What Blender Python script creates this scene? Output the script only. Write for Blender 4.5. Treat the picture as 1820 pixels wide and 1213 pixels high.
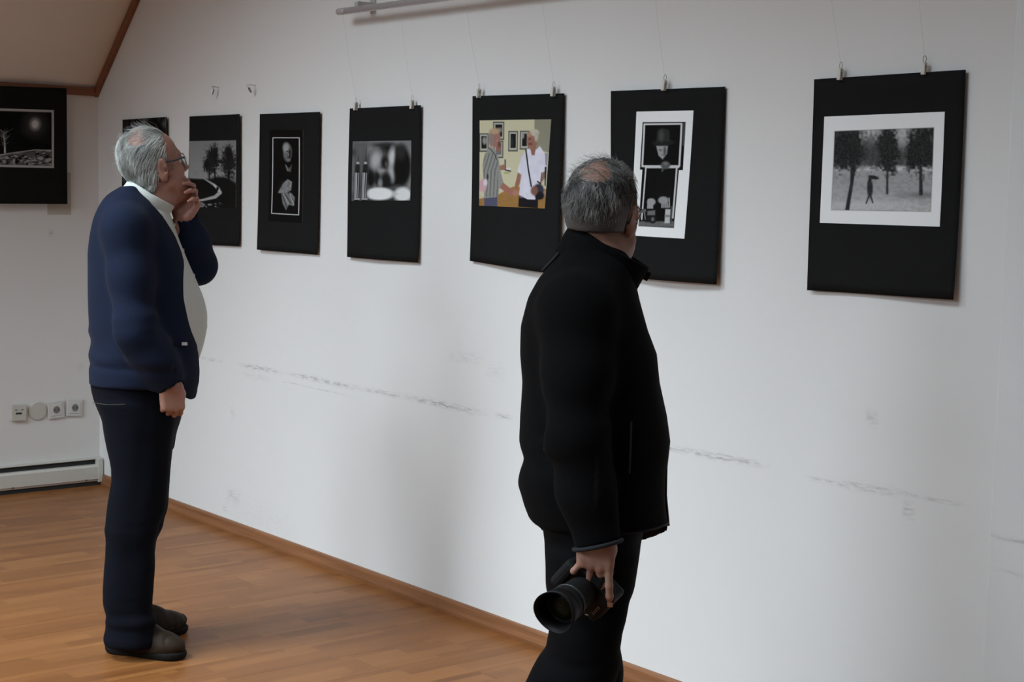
import bpy, math, random
import numpy as np
from mathutils import Matrix, Vector

for o in list(bpy.data.objects): bpy.data.objects.remove(o)
SC = bpy.context.scene
COL = SC.collection
random.seed(4); RNG = np.random.default_rng(7)

# ------------------------------------------------------------------ camera
F_PX, YAW, PIT, ROL = 2799.444, 0.89113, 0.09596, 0.02071
CAM = np.array([7.69836, -3.45761, 1.58]); CX, CY = 910.0, 606.5
def cam_axes():
    cy, sy, cp, sp = math.cos(YAW), math.sin(YAW), math.cos(PIT), math.sin(PIT)
    f = np.array([-sy*cp, cy*cp, -sp]); r = np.array([cy, sy, 0.0]); u = np.cross(r, f)
    c, s = math.cos(ROL), math.sin(ROL)
    return np.array([c*r + s*u, -s*r + c*u, f])
AX = cam_axes()
cd = bpy.data.cameras.new('camera_view'); cd.sensor_width = 36.0; cd.lens = F_PX/1820*36
co = bpy.data.objects.new('camera_view', cd); COL.objects.link(co)
co.matrix_world = Matrix(((*[AX[0][0], AX[1][0], -AX[2][0]], CAM[0]), (AX[0][1], AX[1][1], -AX[2][1], CAM[1]),
                          (AX[0][2], AX[1][2], -AX[2][2], CAM[2]), (0, 0, 0, 1)))
cd.clip_start = 0.05; SC.camera = co

# ------------------------------------------------------------------ world, light, exposure
SC.view_settings.view_transform = 'Standard'; SC.view_settings.look = 'None'
SC.view_settings.gamma = 1.0; SC.view_settings.use_curve_mapping = False
SC.view_settings.exposure = 0.0
wd = bpy.data.worlds.new('overcast_sky'); SC.world = wd; wd.use_nodes = True
wd.node_tree.nodes['Background'].inputs[0].default_value = (0.78, 0.88, 1.0, 1)
wd.node_tree.nodes['Background'].inputs[1].default_value = 0.6
WIN = [(1.1, 2.9), (3.6, 5.4), (6.1, 7.9)]          # window openings in the wall behind the camera (x ranges)
WY, WZ0, WZ1 = -5.6, 0.95, 3.15
def area(name, loc, direction, sx, sy, power, col):
    l = bpy.data.lights.new(name, 'AREA'); l.shape = 'RECTANGLE'; l.size = sx; l.size_y = sy; l.energy = power; l.color = col; l.spread = math.radians(94)
    o = bpy.data.objects.new(name, l); COL.objects.link(o); o.location = loc
    o.rotation_euler = Vector(direction).to_track_quat('-Z', 'Y').to_euler(); return o
for i, (a, b) in enumerate(WIN):                       # daylight entering by each window, falling obliquely from the sky
    area('window_daylight', ((a+b)/2, WY+0.25, (WZ0+WZ1)/2+0.25), (0, 1, -1.05), b-a-0.1, 1.7, (66, 42, 8)[i], (0.78, 0.91, 1.0))   # lamp power weighted by hand towards the end wall
SKY = [(2.0, 3.5), (4.3, 5.8)]; SKY_Y = (-3.5, -2.4)      # roof windows (x ranges, y range)
for i, (a, b) in enumerate(SKY):
    area('roof_window_daylight', ((a+b)/2, sum(SKY_Y)/2, 3.50), (0, 0.62, -1), b-a-.1, 1.0, (39, 19)[i], (0.78, 0.91, 1.0))

# ------------------------------------------------------------------ helpers
def ray(u, v): return AX.T @ np.array([(u-CX)/F_PX, -(v-CY)/F_PX, 1.0])
def on_plane(u, v, axis, val):
    d = ray(u, v); t = (val-CAM[axis])/d[axis]; return CAM + t*d
def lin(c):
    c = np.asarray(c, float)/255.0
    return np.where(c <= 0.04045, c/12.92, ((c+0.055)/1.055)**2.4)
def tag(o, label=None, cat=None, group=None, kind=None):
    if label: o['label'] = label
    if cat: o['category'] = cat
    if group: o['group'] = group
    if kind: o['kind'] = kind
    return o
def empty(name, loc=(0, 0, 0), rot=(0, 0, 0)):
    o = bpy.data.objects.new(name, None); COL.objects.link(o); o.location = loc; o.rotation_euler = rot
    o.empty_display_size = 0.1; return o
def mesh(name, V, Fc, mat, parent=None, smooth=False, mats=None, idx=None):
    me = bpy.data.meshes.new(name); me.from_pydata([tuple(map(float, v)) for v in V], [], [tuple(map(int, f)) for f in Fc])
    return finish(me, name, mat, parent, smooth)
def finish(me, name, mat, parent, smooth):
    me.update()
    if mat: me.materials.append(mat)
    if smooth: me.polygons.foreach_set('use_smooth', [True]*len(me.polygons))
    o = bpy.data.objects.new(name, me); COL.objects.link(o)
    if parent: o.parent = parent
    return o
class MB:
    """collects simple solids into one mesh"""
    def __init__(s): s.v = []; s.f = []
    def box(s, lo, hi, R=None, c=(0, 0, 0)):
        b = len(s.v)
        for x in (lo[0], hi[0]):
            for y in (lo[1], hi[1]):
                for z in (lo[2], hi[2]):
                    p = np.array([x, y, z], float)
                    s.v.append(p if R is None else R@p+np.array(c))
        s.f += [tuple(b+i for i in q) for q in ((0, 1, 3, 2), (4, 6, 7, 5), (0, 4, 5, 1), (2, 3, 7, 6), (0, 2, 6, 4), (1, 5, 7, 3))]
        return s
    def prism(s, pts, a, b, frame):
        """polygon pts (p,q) extruded from a to b; frame(p,q,t)->xyz"""
        n = len(pts); k = len(s.v)
        for t in (a, b):
            for p in pts: s.v.append(np.array(frame(p[0], p[1], t), float))
        s.f.append(tuple(k+i for i in range(n))[::-1]); s.f.append(tuple(k+n+i for i in range(n)))
        for i in range(n):
            j = (i+1) % n; s.f.append((k+i, k+j, k+n+j, k+n+i))
        return s
    def tube(s, pts, r, n=8, cap=True):
        pts = [np.array(p, float) for p in pts]; k = len(s.v); m = len(pts)
        rr = r if hasattr(r, '__len__') else [r]*m
        up = None
        for i, p in enumerate(pts):
            t = pts[min(i+1, m-1)]-pts[max(i-1, 0)]; t /= np.linalg.norm(t)+1e-12
            if up is None:
                up = np.cross(t, [0, 0, 1.0]) if abs(t[2]) < .9 else np.cross(t, [1.0, 0, 0])
            up = up-t*(up@t); up /= np.linalg.norm(up)+1e-12
            w = np.cross(t, up)
            for j in range(n):
                a = 2*math.pi*j/n; s.v.append(p+rr[i]*(math.cos(a)*up+math.sin(a)*w))
        for i in range(m-1):
            for j in range(n):
                j2 = (j+1) % n; s.f.append((k+i*n+j, k+i*n+j2, k+(i+1)*n+j2, k+(i+1)*n+j))
        if cap:
            s.f.append(tuple(k+j for j in range(n))[::-1]); s.f.append(tuple(k+(m-1)*n+j for j in range(n)))
        return s
    def lathe(s, prof, o, ax, n=32, caps=True):
        """profile [(t along axis, radius)] turned around axis ax at o"""
        o = np.array(o, float); ax = np.array(ax, float); ax /= np.linalg.norm(ax)
        e = np.cross(ax, [0, 0, 1.0]) if abs(ax[2]) < .9 else np.cross(ax, [1.0, 0, 0]); e /= np.linalg.norm(e); w = np.cross(ax, e)
        k = len(s.v)
        for t, r in prof:
            for j in range(n):
                a = 2*math.pi*j/n; s.v.append(o+ax*t+r*(math.cos(a)*e+math.sin(a)*w))
        for i in range(len(prof)-1):
            for j in range(n):
                j2 = (j+1) % n; s.f.append((k+i*n+j, k+i*n+j2, k+(i+1)*n+j2, k+(i+1)*n+j))
        if caps:
            s.f.append(tuple(k+j for j in range(n))[::-1]); s.f.append(tuple(k+(len(prof)-1)*n+j for j in range(n)))
        return s
    def build(s, name, mat, parent=None, smooth=False, bevel=0):
        o = mesh(name, s.v, s.f, mat, parent, smooth)
        if bevel:
            m = o.modifiers.new('bevel', 'BEVEL'); m.width = bevel; m.segments = 2; m.limit_method = 'ANGLE'
        return o

# ---- node material helper
class NM:
    def __init__(s, name):
        s.m = bpy.data.materials.new(name); s.m.use_nodes = True; s.t = s.m.node_tree
        s.b = s.t.nodes['Principled BSDF']; s.out = s.t.nodes['Material Output']
    def node(s, typ, **kw):
        n = s.t.nodes.new(typ)
        for k, v in kw.items(): setattr(n, k, v)
        return n
    def put(s, sock, v):
        if isinstance(v, bpy.types.NodeSocket): s.t.links.new(v, sock)
        elif v is not None:
            if hasattr(v, '__len__') and len(v) == 3 and sock.type == 'RGBA': v = (*v, 1)
            sock.default_value = v
    def math(s, op, a, b=None, c=None, clamp=False):
        n = s.node('ShaderNodeMath', operation=op, use_clamp=clamp)
        for i, v in enumerate((a, b, c)):
            if v is not None: s.put(n.inputs[i], v)
        return n.outputs[0]
    def coords(s, kind='Object'): return s.node('ShaderNodeTexCoord').outputs[kind]
    def xyz(s, v):
        n = s.node('ShaderNodeSeparateXYZ'); s.put(n.inputs[0], v); return n.outputs
    def comb(s, x, y, z):
        n = s.node('ShaderNodeCombineXYZ')
        for i, v in enumerate((x, y, z)): s.put(n.inputs[i], v)
        return n.outputs[0]
    def mapping(s, v, scale=(1, 1, 1), loc=(0, 0, 0), rot=(0, 0, 0)):
        n = s.node('ShaderNodeMapping'); s.put(n.inputs['Vector'], v); n.inputs['Scale'].default_value = scale
        n.inputs['Location'].default_value = loc; n.inputs['Rotation'].default_value = rot; return n.outputs[0]
    def noise(s, v, scale, detail=3, rough=.5):
        n = s.node('ShaderNodeTexNoise'); s.put(n.inputs['Vector'], v); n.inputs['Scale'].default_value = scale
        n.inputs['Detail'].default_value = detail; n.inputs['Roughness'].default_value = rough; return n.outputs[0]
    def white(s, v):
        n = s.node('ShaderNodeTexWhiteNoise', noise_dimensions='3D'); s.put(n.inputs['Vector'], v); return n.outputs['Value']
    def ramp(s, f, stops):
        n = s.node('ShaderNodeValToRGB'); s.put(n.inputs[0], f); e = n.color_ramp.elements
        while len(e) < len(stops): e.new(.5)
        for el, (p, c) in zip(e, stops): el.position = p; el.color = (*c, 1)
        return n.outputs[0]
    def mix(s, f, a, b):
        n = s.node('ShaderNodeMix', data_type='RGBA'); s.put(n.inputs[0], f); s.put(n.inputs[6], a); s.put(n.inputs[7], b); return n.outputs[2]
    def bump(s, h, strength=.3, dist=.002):
        n = s.node('ShaderNodeBump'); n.inputs['Strength'].default_value = strength; n.inputs['Distance'].default_value = dist
        s.put(n.inputs['Height'], h); s.t.links.new(n.outputs[0], s.b.inputs['Normal'])
    def set(s, col=None, rough=None, spec=None, metal=None, **kw):
        s.put(s.b.inputs['Base Color'], col); s.put(s.b.inputs['Roughness'], rough)
        if spec is not None: s.b.inputs['Specular IOR Level'].default_value = spec
        if metal is not None: s.b.inputs['Metallic'].default_value = metal
        for k, v in kw.items(): s.put(s.b.inputs[k], v)
        return s.m
def plain(name, col, rough=.6, spec=.3, metal=0, var=.12, scale=40, bump=0, **kw):
    """procedural material: base colour varied by noise"""
    M = NM(name); c = M.coords(); n = M.noise(c, scale, 4)
    col = np.array(col, float)
    cc = M.mix(n, tuple(np.clip(col*(1-var), 0, 1)), tuple(np.clip(col*(1+var), 0, 1)))
    if bump: M.bump(n, bump, .002)
    return M.set(cc, rough, spec, metal, **kw)

# ------------------------------------------------------------------ materials of the room
def wall_mat(name, marks):
    M = NM(name); c = M.coords(); x, y, z = M.xyz(c)
    big = M.noise(c, 1.3, 3); fine = M.noise(c, 160, 3)
    base = M.mix(big, (.725, .71, .695), (.755, .74, .725))
    tot = None
    brk = M.math('MULTIPLY', M.math('SUBTRACT', M.noise(M.mapping(c, (14, 14, 90)), 1.6, 4, .7), .42), 5, clamp=True)
    zw = M.math('ADD', z, M.math('MULTIPLY', M.math('SUBTRACT', M.noise(c, 7, 2), .5), .016))
    for (a, x0, z0, rx, rz, st) in marks:
        h = x if a == 'x' else y
        ex = M.math('POWER', M.math('DIVIDE', M.math('SUBTRACT', h, x0), rx), 4.0)
        ez = M.math('POWER', M.math('DIVIDE', M.math('SUBTRACT', zw, z0), rz), 2.0)
        g = M.math('MULTIPLY', M.math('EXPONENT', M.math('MULTIPLY', M.math('ADD', ex, ez), -1.0)), st*.75)
        tot = g if tot is None else M.math('ADD', tot, g)
    if tot is not None:
        base = M.mix(M.math('MULTIPLY', tot, brk, clamp=True), base, (.25, .235, .225))
    M.bump(fine, .12, .001)
    return M.set(base, .85, .2)
scuffs = [('x', 1.22, .772, .10, .007, .5), ('x', 1.66, .776, .16, .010, .9), ('x', 2.19, .776, .27, .009, .95), ('x', 2.62, .777, .12, .009, .75),
          ('x', 3.02, .776, .22, .011, .95), ('x', 3.38, .778, .05, .008, .7), ('x', 4.22, .785, .05, .006, .6), ('x', 4.42, .786, .17, .010, .95),
          ('x', 4.85, .779, .07, .006, .6), ('x', 5.0, .783, .10, .012, .6), ('x', 5.2, .785, .09, .006, .5), ('x', 2.1, .738, .25, .003, .6),
          ('x', 1.63, .735, .12, .012, .3), ('x', 3.15, .965, .10, .02, .3), ('x', 3.33, .93, .05, .03, .2), ('x', 4.995, .978, .02, .02, .5), ('x', 5.13, .743, .02, .02, .5),
          ('x', 1.43, .165, .06, .03, .45), ('x', 1.35, .095, .03, .015, .4), ('x', 1.42, .55, .02, .02, .4), ('x', 1.7, .10, .3, .07, .12), ('x', 1.235, 1.98, .02, .03, .25)]
M_WALL = wall_mat('wall_paint', scuffs)
M_WALL_END = wall_mat('wall_paint_end', [('y', -.258, 1.311, .013, .016, .7), ('y', -.1, .62, .02, .02, .3)])
M_WALL_PIER = wall_mat('wall_paint_pier', [('x', 5.66, .797, .07, .006, .6), ('x', 5.62, .72, .06, .004, .3)])
M_CEIL = plain('ceiling_paint', (.78, .71, .64), .9, .1, var=.03, scale=5)
def wood_trim(name, a, b, axis):
    M = NM(name); c = M.coords(); sc = [60, 60, 60]; sc[axis] = 2.2
    n = M.noise(M.mapping(c, tuple(sc)), 1, 5, .6)
    return M.set(M.ramp(n, [(.3, a), (.7, b)]), .38, .45)
M_TRIM = wood_trim('dark_wood_trim', (.17, .058, .024), (.27, .098, .042), 1)
M_BASE = wood_trim('skirting_wood', (.19, .075, .03), (.31, .135, .058), 0)
def plank_mat():
    M = NM('laminate'); c = M.coords(); x, y, z = M.xyz(c)
    rnd = M.node('ShaderNodeObjectInfo').outputs['Random']
    st = M.math('FLOOR', M.math('DIVIDE', x, .065))
    off = M.white(M.comb(st, rnd, 1.7))
    seg = M.math('FLOOR', M.math('DIVIDE', M.math('ADD', y, M.math('MULTIPLY', off, .43)), .43))
    tone = M.white(M.comb(st, seg, M.math('MULTIPLY', rnd, 37)))
    g1 = M.noise(M.mapping(M.comb(M.math('ADD', x, M.math('MULTIPLY', tone, 9)), M.math('ADD', y, M.math('MULTIPLY', rnd, 31)), z), (75, 2.4, 1)), 1, 5, .65)
    g2 = M.noise(M.mapping(M.comb(x, M.math('ADD', y, M.math('MULTIPLY', rnd, 31)), z), (22, 1.1, 1)), 1, 3, .5)
    f = M.math('ADD', M.math('ADD', M.math('MULTIPLY', tone, .34), M.math('MULTIPLY', g1, .5)), M.math('MULTIPLY', g2, .32))
    col = M.ramp(f, [(.2, (.142, .050, .0145)), (.52, (.245, .094, .028)), (.9, (.335, .142, .046))])
    return M.set(col, M.math('MULTIPLY_ADD', g1, .12, .30), .16)
M_PLANK = plank_mat()
M_SUB = plain('underlay', (.05, .03, .02), .9)
M_WHITE = plain('white_plastic', (.62, .61, .58), .45, .4, var=.03)
M_CREAM = plain('cream_plastic', (.55, .525, .47), .5, .4, var=.03)
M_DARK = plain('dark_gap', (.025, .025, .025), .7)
M_HEAT = plain('enamelled_metal', (.60, .585, .53), .4, .4, var=.03, scale=8)
M_METAL = plain('brushed_aluminium', (.50, .48, .48), .4, .5, metal=.25, var=.08)
M_STEEL = plain('clip_wire', (.30, .29, .28), .35, .5, metal=.7)
M_PEG = plain('clip_body', (.66, .64, .58), .5, .4, var=.05)
M_STR = plain('nylon_line', (.60, .59, .58), .4, .5)
M_CARD = plain('black_card', (.0105, .0105, .0105), .8, .1, var=.15, scale=25)
M_GLASS = NM('window_glass').set((.9, .95, .95), .02, .5, **{'Transmission Weight': 1.0})

# ------------------------------------------------------------------ the room
ROOM_X1, CE, SL = 9.6, 2.058, .93
CF = 1.65
ZC = CE+SL*CF
def struct(o): return tag(o, kind='structure')
w = MB(); w.prism([(-.0, -.2), (ROOM_X1, -.2), (ROOM_X1, ZC+.1), (CF, ZC+.1), (0, CE+.1)], 0, .15, lambda p, q, t: (p, t, q))
struct(w.build('wall_right', M_WALL))
w = MB().box((-.15, -5.75, -.2), (0, .15, CE+.02)); struct(w.build('wall_left', M_WALL_END))
w = MB().box((5.5835, -.3, 0), (ROOM_X1, -.001, ZC)); struct(w.build('wall_right_pier', M_WALL_PIER, bevel=.004))
w = MB().box((ROOM_X1, -5.75, -.2), (ROOM_X1+.15, .15, ZC)); struct(w.build('wall_near', M_WALL_END))
# sloped and flat ceiling
w = MB(); w.prism([(0, CE), (CF, ZC), (CF, ZC+.12), (CF-.03, ZC+.12), (-.12, CE+.02)], -5.75, .0, lambda p, q, t: (p, t, q))
xc = [CF]+[v for ab in SKY for v in ab]+[ROOM_X1]
for i in range(0, len(xc), 2): w.box((xc[i], -5.75, ZC), (xc[i+1], 0, ZC+.12))
for a, b in SKY: w.box((a, -5.75, ZC), (b, SKY_Y[0], ZC+.12)); w.box((a, SKY_Y[1], ZC), (b, 0, ZC+.12))
struct(w.build('ceiling', M_CEIL))
for k, (a, b) in enumerate(SKY):
    fr = MB()
    for lo, hi in (((a, SKY_Y[0]), (a+.05, SKY_Y[1])), ((b-.05, SKY_Y[0]), (b, SKY_Y[1])), ((a, SKY_Y[0]), (b, SKY_Y[0]+.05)), ((a, SKY_Y[1]-.05), (b, SKY_Y[1]))): fr.box((lo[0], lo[1], ZC+.03), (hi[0], hi[1], ZC+.10))
    wf = struct(fr.build('window_%d' % (k+4), M_BASE)); MB().box((a+.05, SKY_Y[0]+.05, ZC+.06), (b-.05, SKY_Y[1]-.05, ZC+.066)).build('pane', M_GLASS, wf)
# wall behind the camera with three windows
w = MB(); xs = [-.0]+[v for ab in WIN for v in ab]+[ROOM_X1]
def zc(x): return min(ZC, CE+SL*x)+.02
for i in range(0, len(xs), 2):
    w.prism([(xs[i], 0), (xs[i+1], 0), (xs[i+1], zc(xs[i+1]))]+([(CF, zc(CF))] if xs[i] < CF < xs[i+1] else [])+[(xs[i], zc(xs[i]))], WY-.15, WY, lambda p, q, t: (p, t, q))
for a, b in WIN:
    w.box((a, WY-.15, 0), (b, WY, WZ0)); w.prism([(a, min(WZ1, zc(a)-.03)), (b, WZ1), (b, zc(b)), (a, zc(a))], WY-.15, WY, lambda p, q, t: (p, t, q))
struct(w.build('wall_back', M_WALL_END))
for k, (a, b) in enumerate(WIN):
    fr = MB(); z1 = WZ1
    for lo, hi in (((a, WZ0), (a+.06, z1)), ((b-.06, WZ0), (b, z1)), ((a, WZ0), (b, WZ0+.06)), ((a, z1-.06), (b, z1)), (((a+b)/2-.03, WZ0), ((a+b)/2+.03, z1))):
        fr.box((lo[0], WY-.10, lo[1]), (hi[0], WY-.04, hi[1]))
    wf = struct(fr.build('window_%d' % (k+1), M_BASE))
    MB().box((a+.06, WY-.075, WZ0+.06), (b-.06, WY-.069, z1-.06)).build('pane', M_GLASS, wf)
# floor: laminate planks laid across the room
fl = struct(MB().box((-.15, -5.75, -.2), (ROOM_X1, .0, -.012)).build('floor', M_SUB))
PW, PL = .195, 1.28
pm = MB().box((-PW/2+.0004, -PL/2+.0004, -.012), (PW/2-.0004, PL/2-.0004, 0))
pv, pf = pm.v, pm.f
pme = bpy.data.meshes.new('plank'); pme.from_pydata([tuple(v) for v in pv], [], pf); pme.materials.append(M_PLANK)
nx = int(ROOM_X1/PW)
for i in range(nx):
    o0 = (i*.47) % 1.0
    y = -.004+o0*PL-PL
    y0 = 0.0
    cuts = [-.006]
    yy = -.006-(.25+.75*((i*.37) % 1))*PL
    while yy > -5.5: cuts.append(yy); yy -= PL
    cuts.append(-5.58)
    for a, b in zip(cuts[:-1], cuts[1:]):
        o = bpy.data.objects.new('plank', pme); COL.objects.link(o); o.parent = fl
        o.location = (.008+PW*(i+.5), (a+b)/2, 0); o.scale = (1, (a-b)/PL, 1)
# skirting boards: rounded profile
prof = [(0, 0), (-.016, 0), (-.017, .012), (-.013, .030), (-.012, .044), (-.008, .052), (0, .0545)]
bs = struct(empty('baseboard_right'))
XJ = on_plane(777, 1064, 1, -.015)[0]
for a, b in ((.008, XJ-.0007), (XJ+.0007, 5.58)):
    MB().prism(prof, a, b, lambda p, q, t: (t, p, q)).build('skirting_board', M_BASE, bs)
b2 = MB().prism(prof, 5.584-.0, ROOM_X1, lambda p, q, t: (t, p-.3, q)); struct(b2.build('baseboard_pier', M_BASE))
# wooden trims where the sloped ceiling meets the walls
t1 = MB().prism([(0, CE-.052), (0, CE-.004), (CF, ZC-.004), (CF, ZC-.060)], -.022, 0, lambda p, q, t: (p+.002, t, q))
struct(t1.build('trim_1', M_TRIM, bevel=.003))
t2 = MB().box((0, -5.6, CE-.046), (.02, -.022, CE-.002)); struct(t2.build('trim_2', M_TRIM, bevel=.003))
# ground outside
g = MB().box((-40, -60, -3.3), (40, -5.8, -3.2)); struct(g.build('ground_outside', plain('outside_ground', (.10, .09, .075), .9)))

# ------------------------------------------------------------------ fittings on the end wall
hp = empty('convector_heater', (0, 0, 0)); tag(hp, 'long low cream convector heater along the foot of the end wall', 'heater')
MB().box((.0, -3.2, .018), (.012, -.008, .142)).build('back_plate', M_HEAT, hp)
MB().prism([(.012, .022), (.052, .022), (.056, .030), (.056, .098), (.048, .108), (.012, .108)], -3.2, -.03, lambda p, q, t: (p, t, q)).build('front_panel', M_HEAT, hp, bevel=.002)
MB().box((.012, -.034, .016), (.058, -.006, .141)).build('end_cap', M_HEAT, hp, bevel=.003)
MB().box((.010, -3.2, .106), (.020, -.034, .134)).build('slot', M_DARK, hp)
MB().prism([(.0, .133), (.030, .1335), (.030, .1385), (.0, .142)], -3.2, -.006, lambda p, q, t: (p, t, q)).build('top_lip', M_HEAT, hp)
MB().box((.005, -3.2, .0), (.046, -.01, .021)).build('gap_shade', M_DARK, hp)  # dark block stands in for the shaded gap under the heater
MB().box((.054, -3.2, .031), (.0572, -.034, .0345)).build('seam', plain('rust_line', (.30, .2, .15), .7), hp)
for yy in (-.10, -.49, -.9):
    MB().lathe([(0, .004), (.002, .004), (.003, .002)], (.056, yy, .033), (1, 0, 0), 10).build('screw', M_DARK, hp)

def plate(name, label, y0, y1, z0, z1, rot, mat, th=.012):
    cy_, cz_ = (y0+y1)/2, (z0+z1)/2
    e = empty(name, (0, cy_, cz_), (rot, 0, 0)); tag(e, label, 'socket' if 'blank' not in name else 'cover plate', 'sockets on the end wall')
    hw, hh = (y1-y0)/2, (z1-z0)/2
    MB().box((0.0, -hw, -hh), (th, hw, hh)).build('face_plate', mat, e, bevel=.004); return e, hw, hh
def schuko(label, y0, y1, z0, z1, rot):
    e, hw, hh = plate('wall_socket', label, y0, y1, z0, z1, rot, M_WHITE, .013)
    MB().box((.012, -.03, -.03), (.016, .03, .03)).build('insert', M_WHITE, e, bevel=.003)
    MB().lathe([(.0, .0215), (.0175, .0215), (.0175, .0185), (.0165, .0185)], (0, 0, 0), (1, 0, 0), 28).build('rim', M_WHITE, e)
    MB().lathe([(.0160, .0190), (.01695, .0190)], (0, 0, 0), (1, 0, 0), 28).build('well', plain('socket_well', (.20, .19, .17), .6), e)
    for s in (-1, 1):
        MB().lathe([(.0165, .003), (.0175, .003)], (0, s*.0095, 0), (1, 0, 0), 10).build('hole', M_DARK, e)
        MB().box((.0165, -.004, s*.0175-.003), (.018, .004, s*.0175+.003)).build('earth_clip', M_STEEL, e)
schuko('white round-pin socket nearest the corner, tilted slightly', -.183, -.098, .366, .455, -.07)
schuko('white round-pin socket hanging askew next to the round cover', -.283, -.197, .362, .452, .07)
e, hw, hh = plate('telephone_socket', 'cream telephone socket with dark slot, farthest from the corner', -.478, -.399, .364, .449, -.03, M_CREAM, .02)
MB().box((.019, -.018, -.008), (.0206, .014, .001)).build('jack', M_DARK, e)
for s in (-1, 1): MB().box((.019, s*.016-.006, .012), (.0206, s*.016+.006, .018)).build('mark', plain('print_grey', (.16, .15, .15), .6), e)
cp = empty('blank_cover', (0, -.336, .407)); tag(cp, 'round cream blank cover plate between telephone socket and power socket', 'cover plate')
MB().lathe([(0, .047), (.006, .047), (.010, .043), (.0105, .0)], (0, 0, 0), (1, 0, 0), 40, caps=False).build('disc', M_CREAM, cp, smooth=False)
tp = MB().box((.0, -.275, 1.405), (.0015, -.150, 1.62)).build('paper_patch', plain('beige_paper', (.50, .46, .39), .8, var=.04))
tag(tp, 'beige paper patch stuck on the end wall behind the night landscape poster', 'paper')

# ------------------------------------------------------------------ prints: flat pictures painted as vertex colours
class Canvas:
    def __init__(s, corners, n, m, base):
        tl, tr, br, bl = [np.array(c, float) for c in corners]
        U, V = np.meshgrid(np.linspace(0, 1, n), np.linspace(0, 1, m)); U = U[..., None]; V = V[..., None]
        P = (1-V)*((1-U)*tl+U*tr)+V*((1-U)*bl+U*br); s.X, s.Y = P[..., 0], P[..., 1]; s.n, s.m = n, m
        s.U, s.V = U[..., 0], V[..., 0]
        s.c = np.empty((m, n, 3)); s.c[:] = s.col(base)
        s.seed = 1
    def col(s, c): return np.array([c]*3 if np.isscalar(c) else c, float)
    def blend(s, a, c):
        a = np.clip(a, 0, 1)[..., None]; c = c[..., None]*np.ones(3) if isinstance(c, np.ndarray) and c.ndim == 2 else s.col(c)
        s.c = s.c*(1-a)+c*a
    def ell(s, x, y, rx, ry, c, soft=.2, rot=0, op=1):
        ca, sa = math.cos(rot), math.sin(rot); dx, dy = s.X-x, s.Y-y
        r = np.sqrt(((dx*ca+dy*sa)/rx)**2+((-dx*sa+dy*ca)/ry)**2); s.blend(op*np.clip((1+soft/2-r)/max(soft, 1e-3), 0, 1), c)
    def line(s, pts, wd, c, soft=1.5, op=1):
        d = np.full(s.X.shape, 1e9); ws = wd if hasattr(wd, '__len__') else [wd]*len(pts)
        best = np.full(s.X.shape, -1e9)
        for (a, wa), (b, wb) in zip(zip(pts[:-1], ws[:-1]), zip(pts[1:], ws[1:])):
            ax, ay = a; bx, by = b; L = (bx-ax)**2+(by-ay)**2+1e-9
            t = np.clip(((s.X-ax)*(bx-ax)+(s.Y-ay)*(by-ay))/L, 0, 1)
            q = np.hypot(s.X-ax-t*(bx-ax), s.Y-ay-t*(by-ay)); best = np.maximum(best, (wa+(wb-wa)*t)/2-q)
        s.blend(op*np.clip(best/soft+.5, 0, 1), c)
    def poly(s, pts, c, soft=2.0, op=1):
        n = len(pts); d = np.full(s.X.shape, 1e9); ins = np.zeros(s.X.shape, bool)
        for i in range(n):
            ax, ay = pts[i]; bx, by = pts[(i+1) % n]; L = (bx-ax)**2+(by-ay)**2+1e-9
            t = np.clip(((s.X-ax)*(bx-ax)+(s.Y-ay)*(by-ay))/L, 0, 1); d = np.minimum(d, np.hypot(s.X-ax-t*(bx-ax), s.Y-ay-t*(by-ay)))
            cr = ((ay > s.Y) != (by > s.Y)) & (s.X < (bx-ax)*(s.Y-ay)/(by-ay+1e-12)+ax); ins ^= cr
        s.blend(op*np.clip(np.where(ins, d, -d)/soft+.5, 0, 1), c)
    def noise(s, sx, sy, seed=0):
        r = np.random.default_rng(seed); gx, gy = s.X/sx, s.Y/sy
        ix, iy = np.floor(gx).astype(int), np.floor(gy).astype(int); fx, fy = gx-ix, gy-iy
        fx = fx*fx*(3-2*fx); fy = fy*fy*(3-2*fy); T = r.random((256, 256))
        g = lambda a, b: T[a % 256, b % 256]
        return (g(ix, iy)*(1-fx)+g(ix+1, iy)*fx)*(1-fy)+(g(ix, iy+1)*(1-fx)+g(ix+1, iy+1)*fx)*fy
    def foliage(s, x, y, rx, ry, c, seed, op=.95, grain=8):
        r = np.hypot((s.X-x)/rx, (s.Y-y)/ry)+.7*(s.noise(grain, grain, seed)-.5)+.35*(s.noise(grain*2.5, grain*2.5, seed+9)-.5)
        s.blend(op*np.clip((1.25-r)/.5, 0, 1), c)
def M_PRINT():
    M = NM('photo_print'); a = M.node('ShaderNodeVertexColor', layer_name='ink'); return M.set(a.outputs[0], .45, .12)
M_PRINT = M_PRINT()
K = .84   # print paper white
def quad_grid(cor, n, m, lift):
    tl, tr, br, bl = [np.array(c, float) for c in cor]
    U, V = np.meshgrid(np.linspace(0, 1, n), np.linspace(0, 1, m)); U = U[..., None]; V = V[..., None]
    P = (1-V)*((1-U)*tl+U*tr)+V*((1-U)*bl+U*br)
    return P+lift(U[..., 0], V[..., 0])
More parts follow.
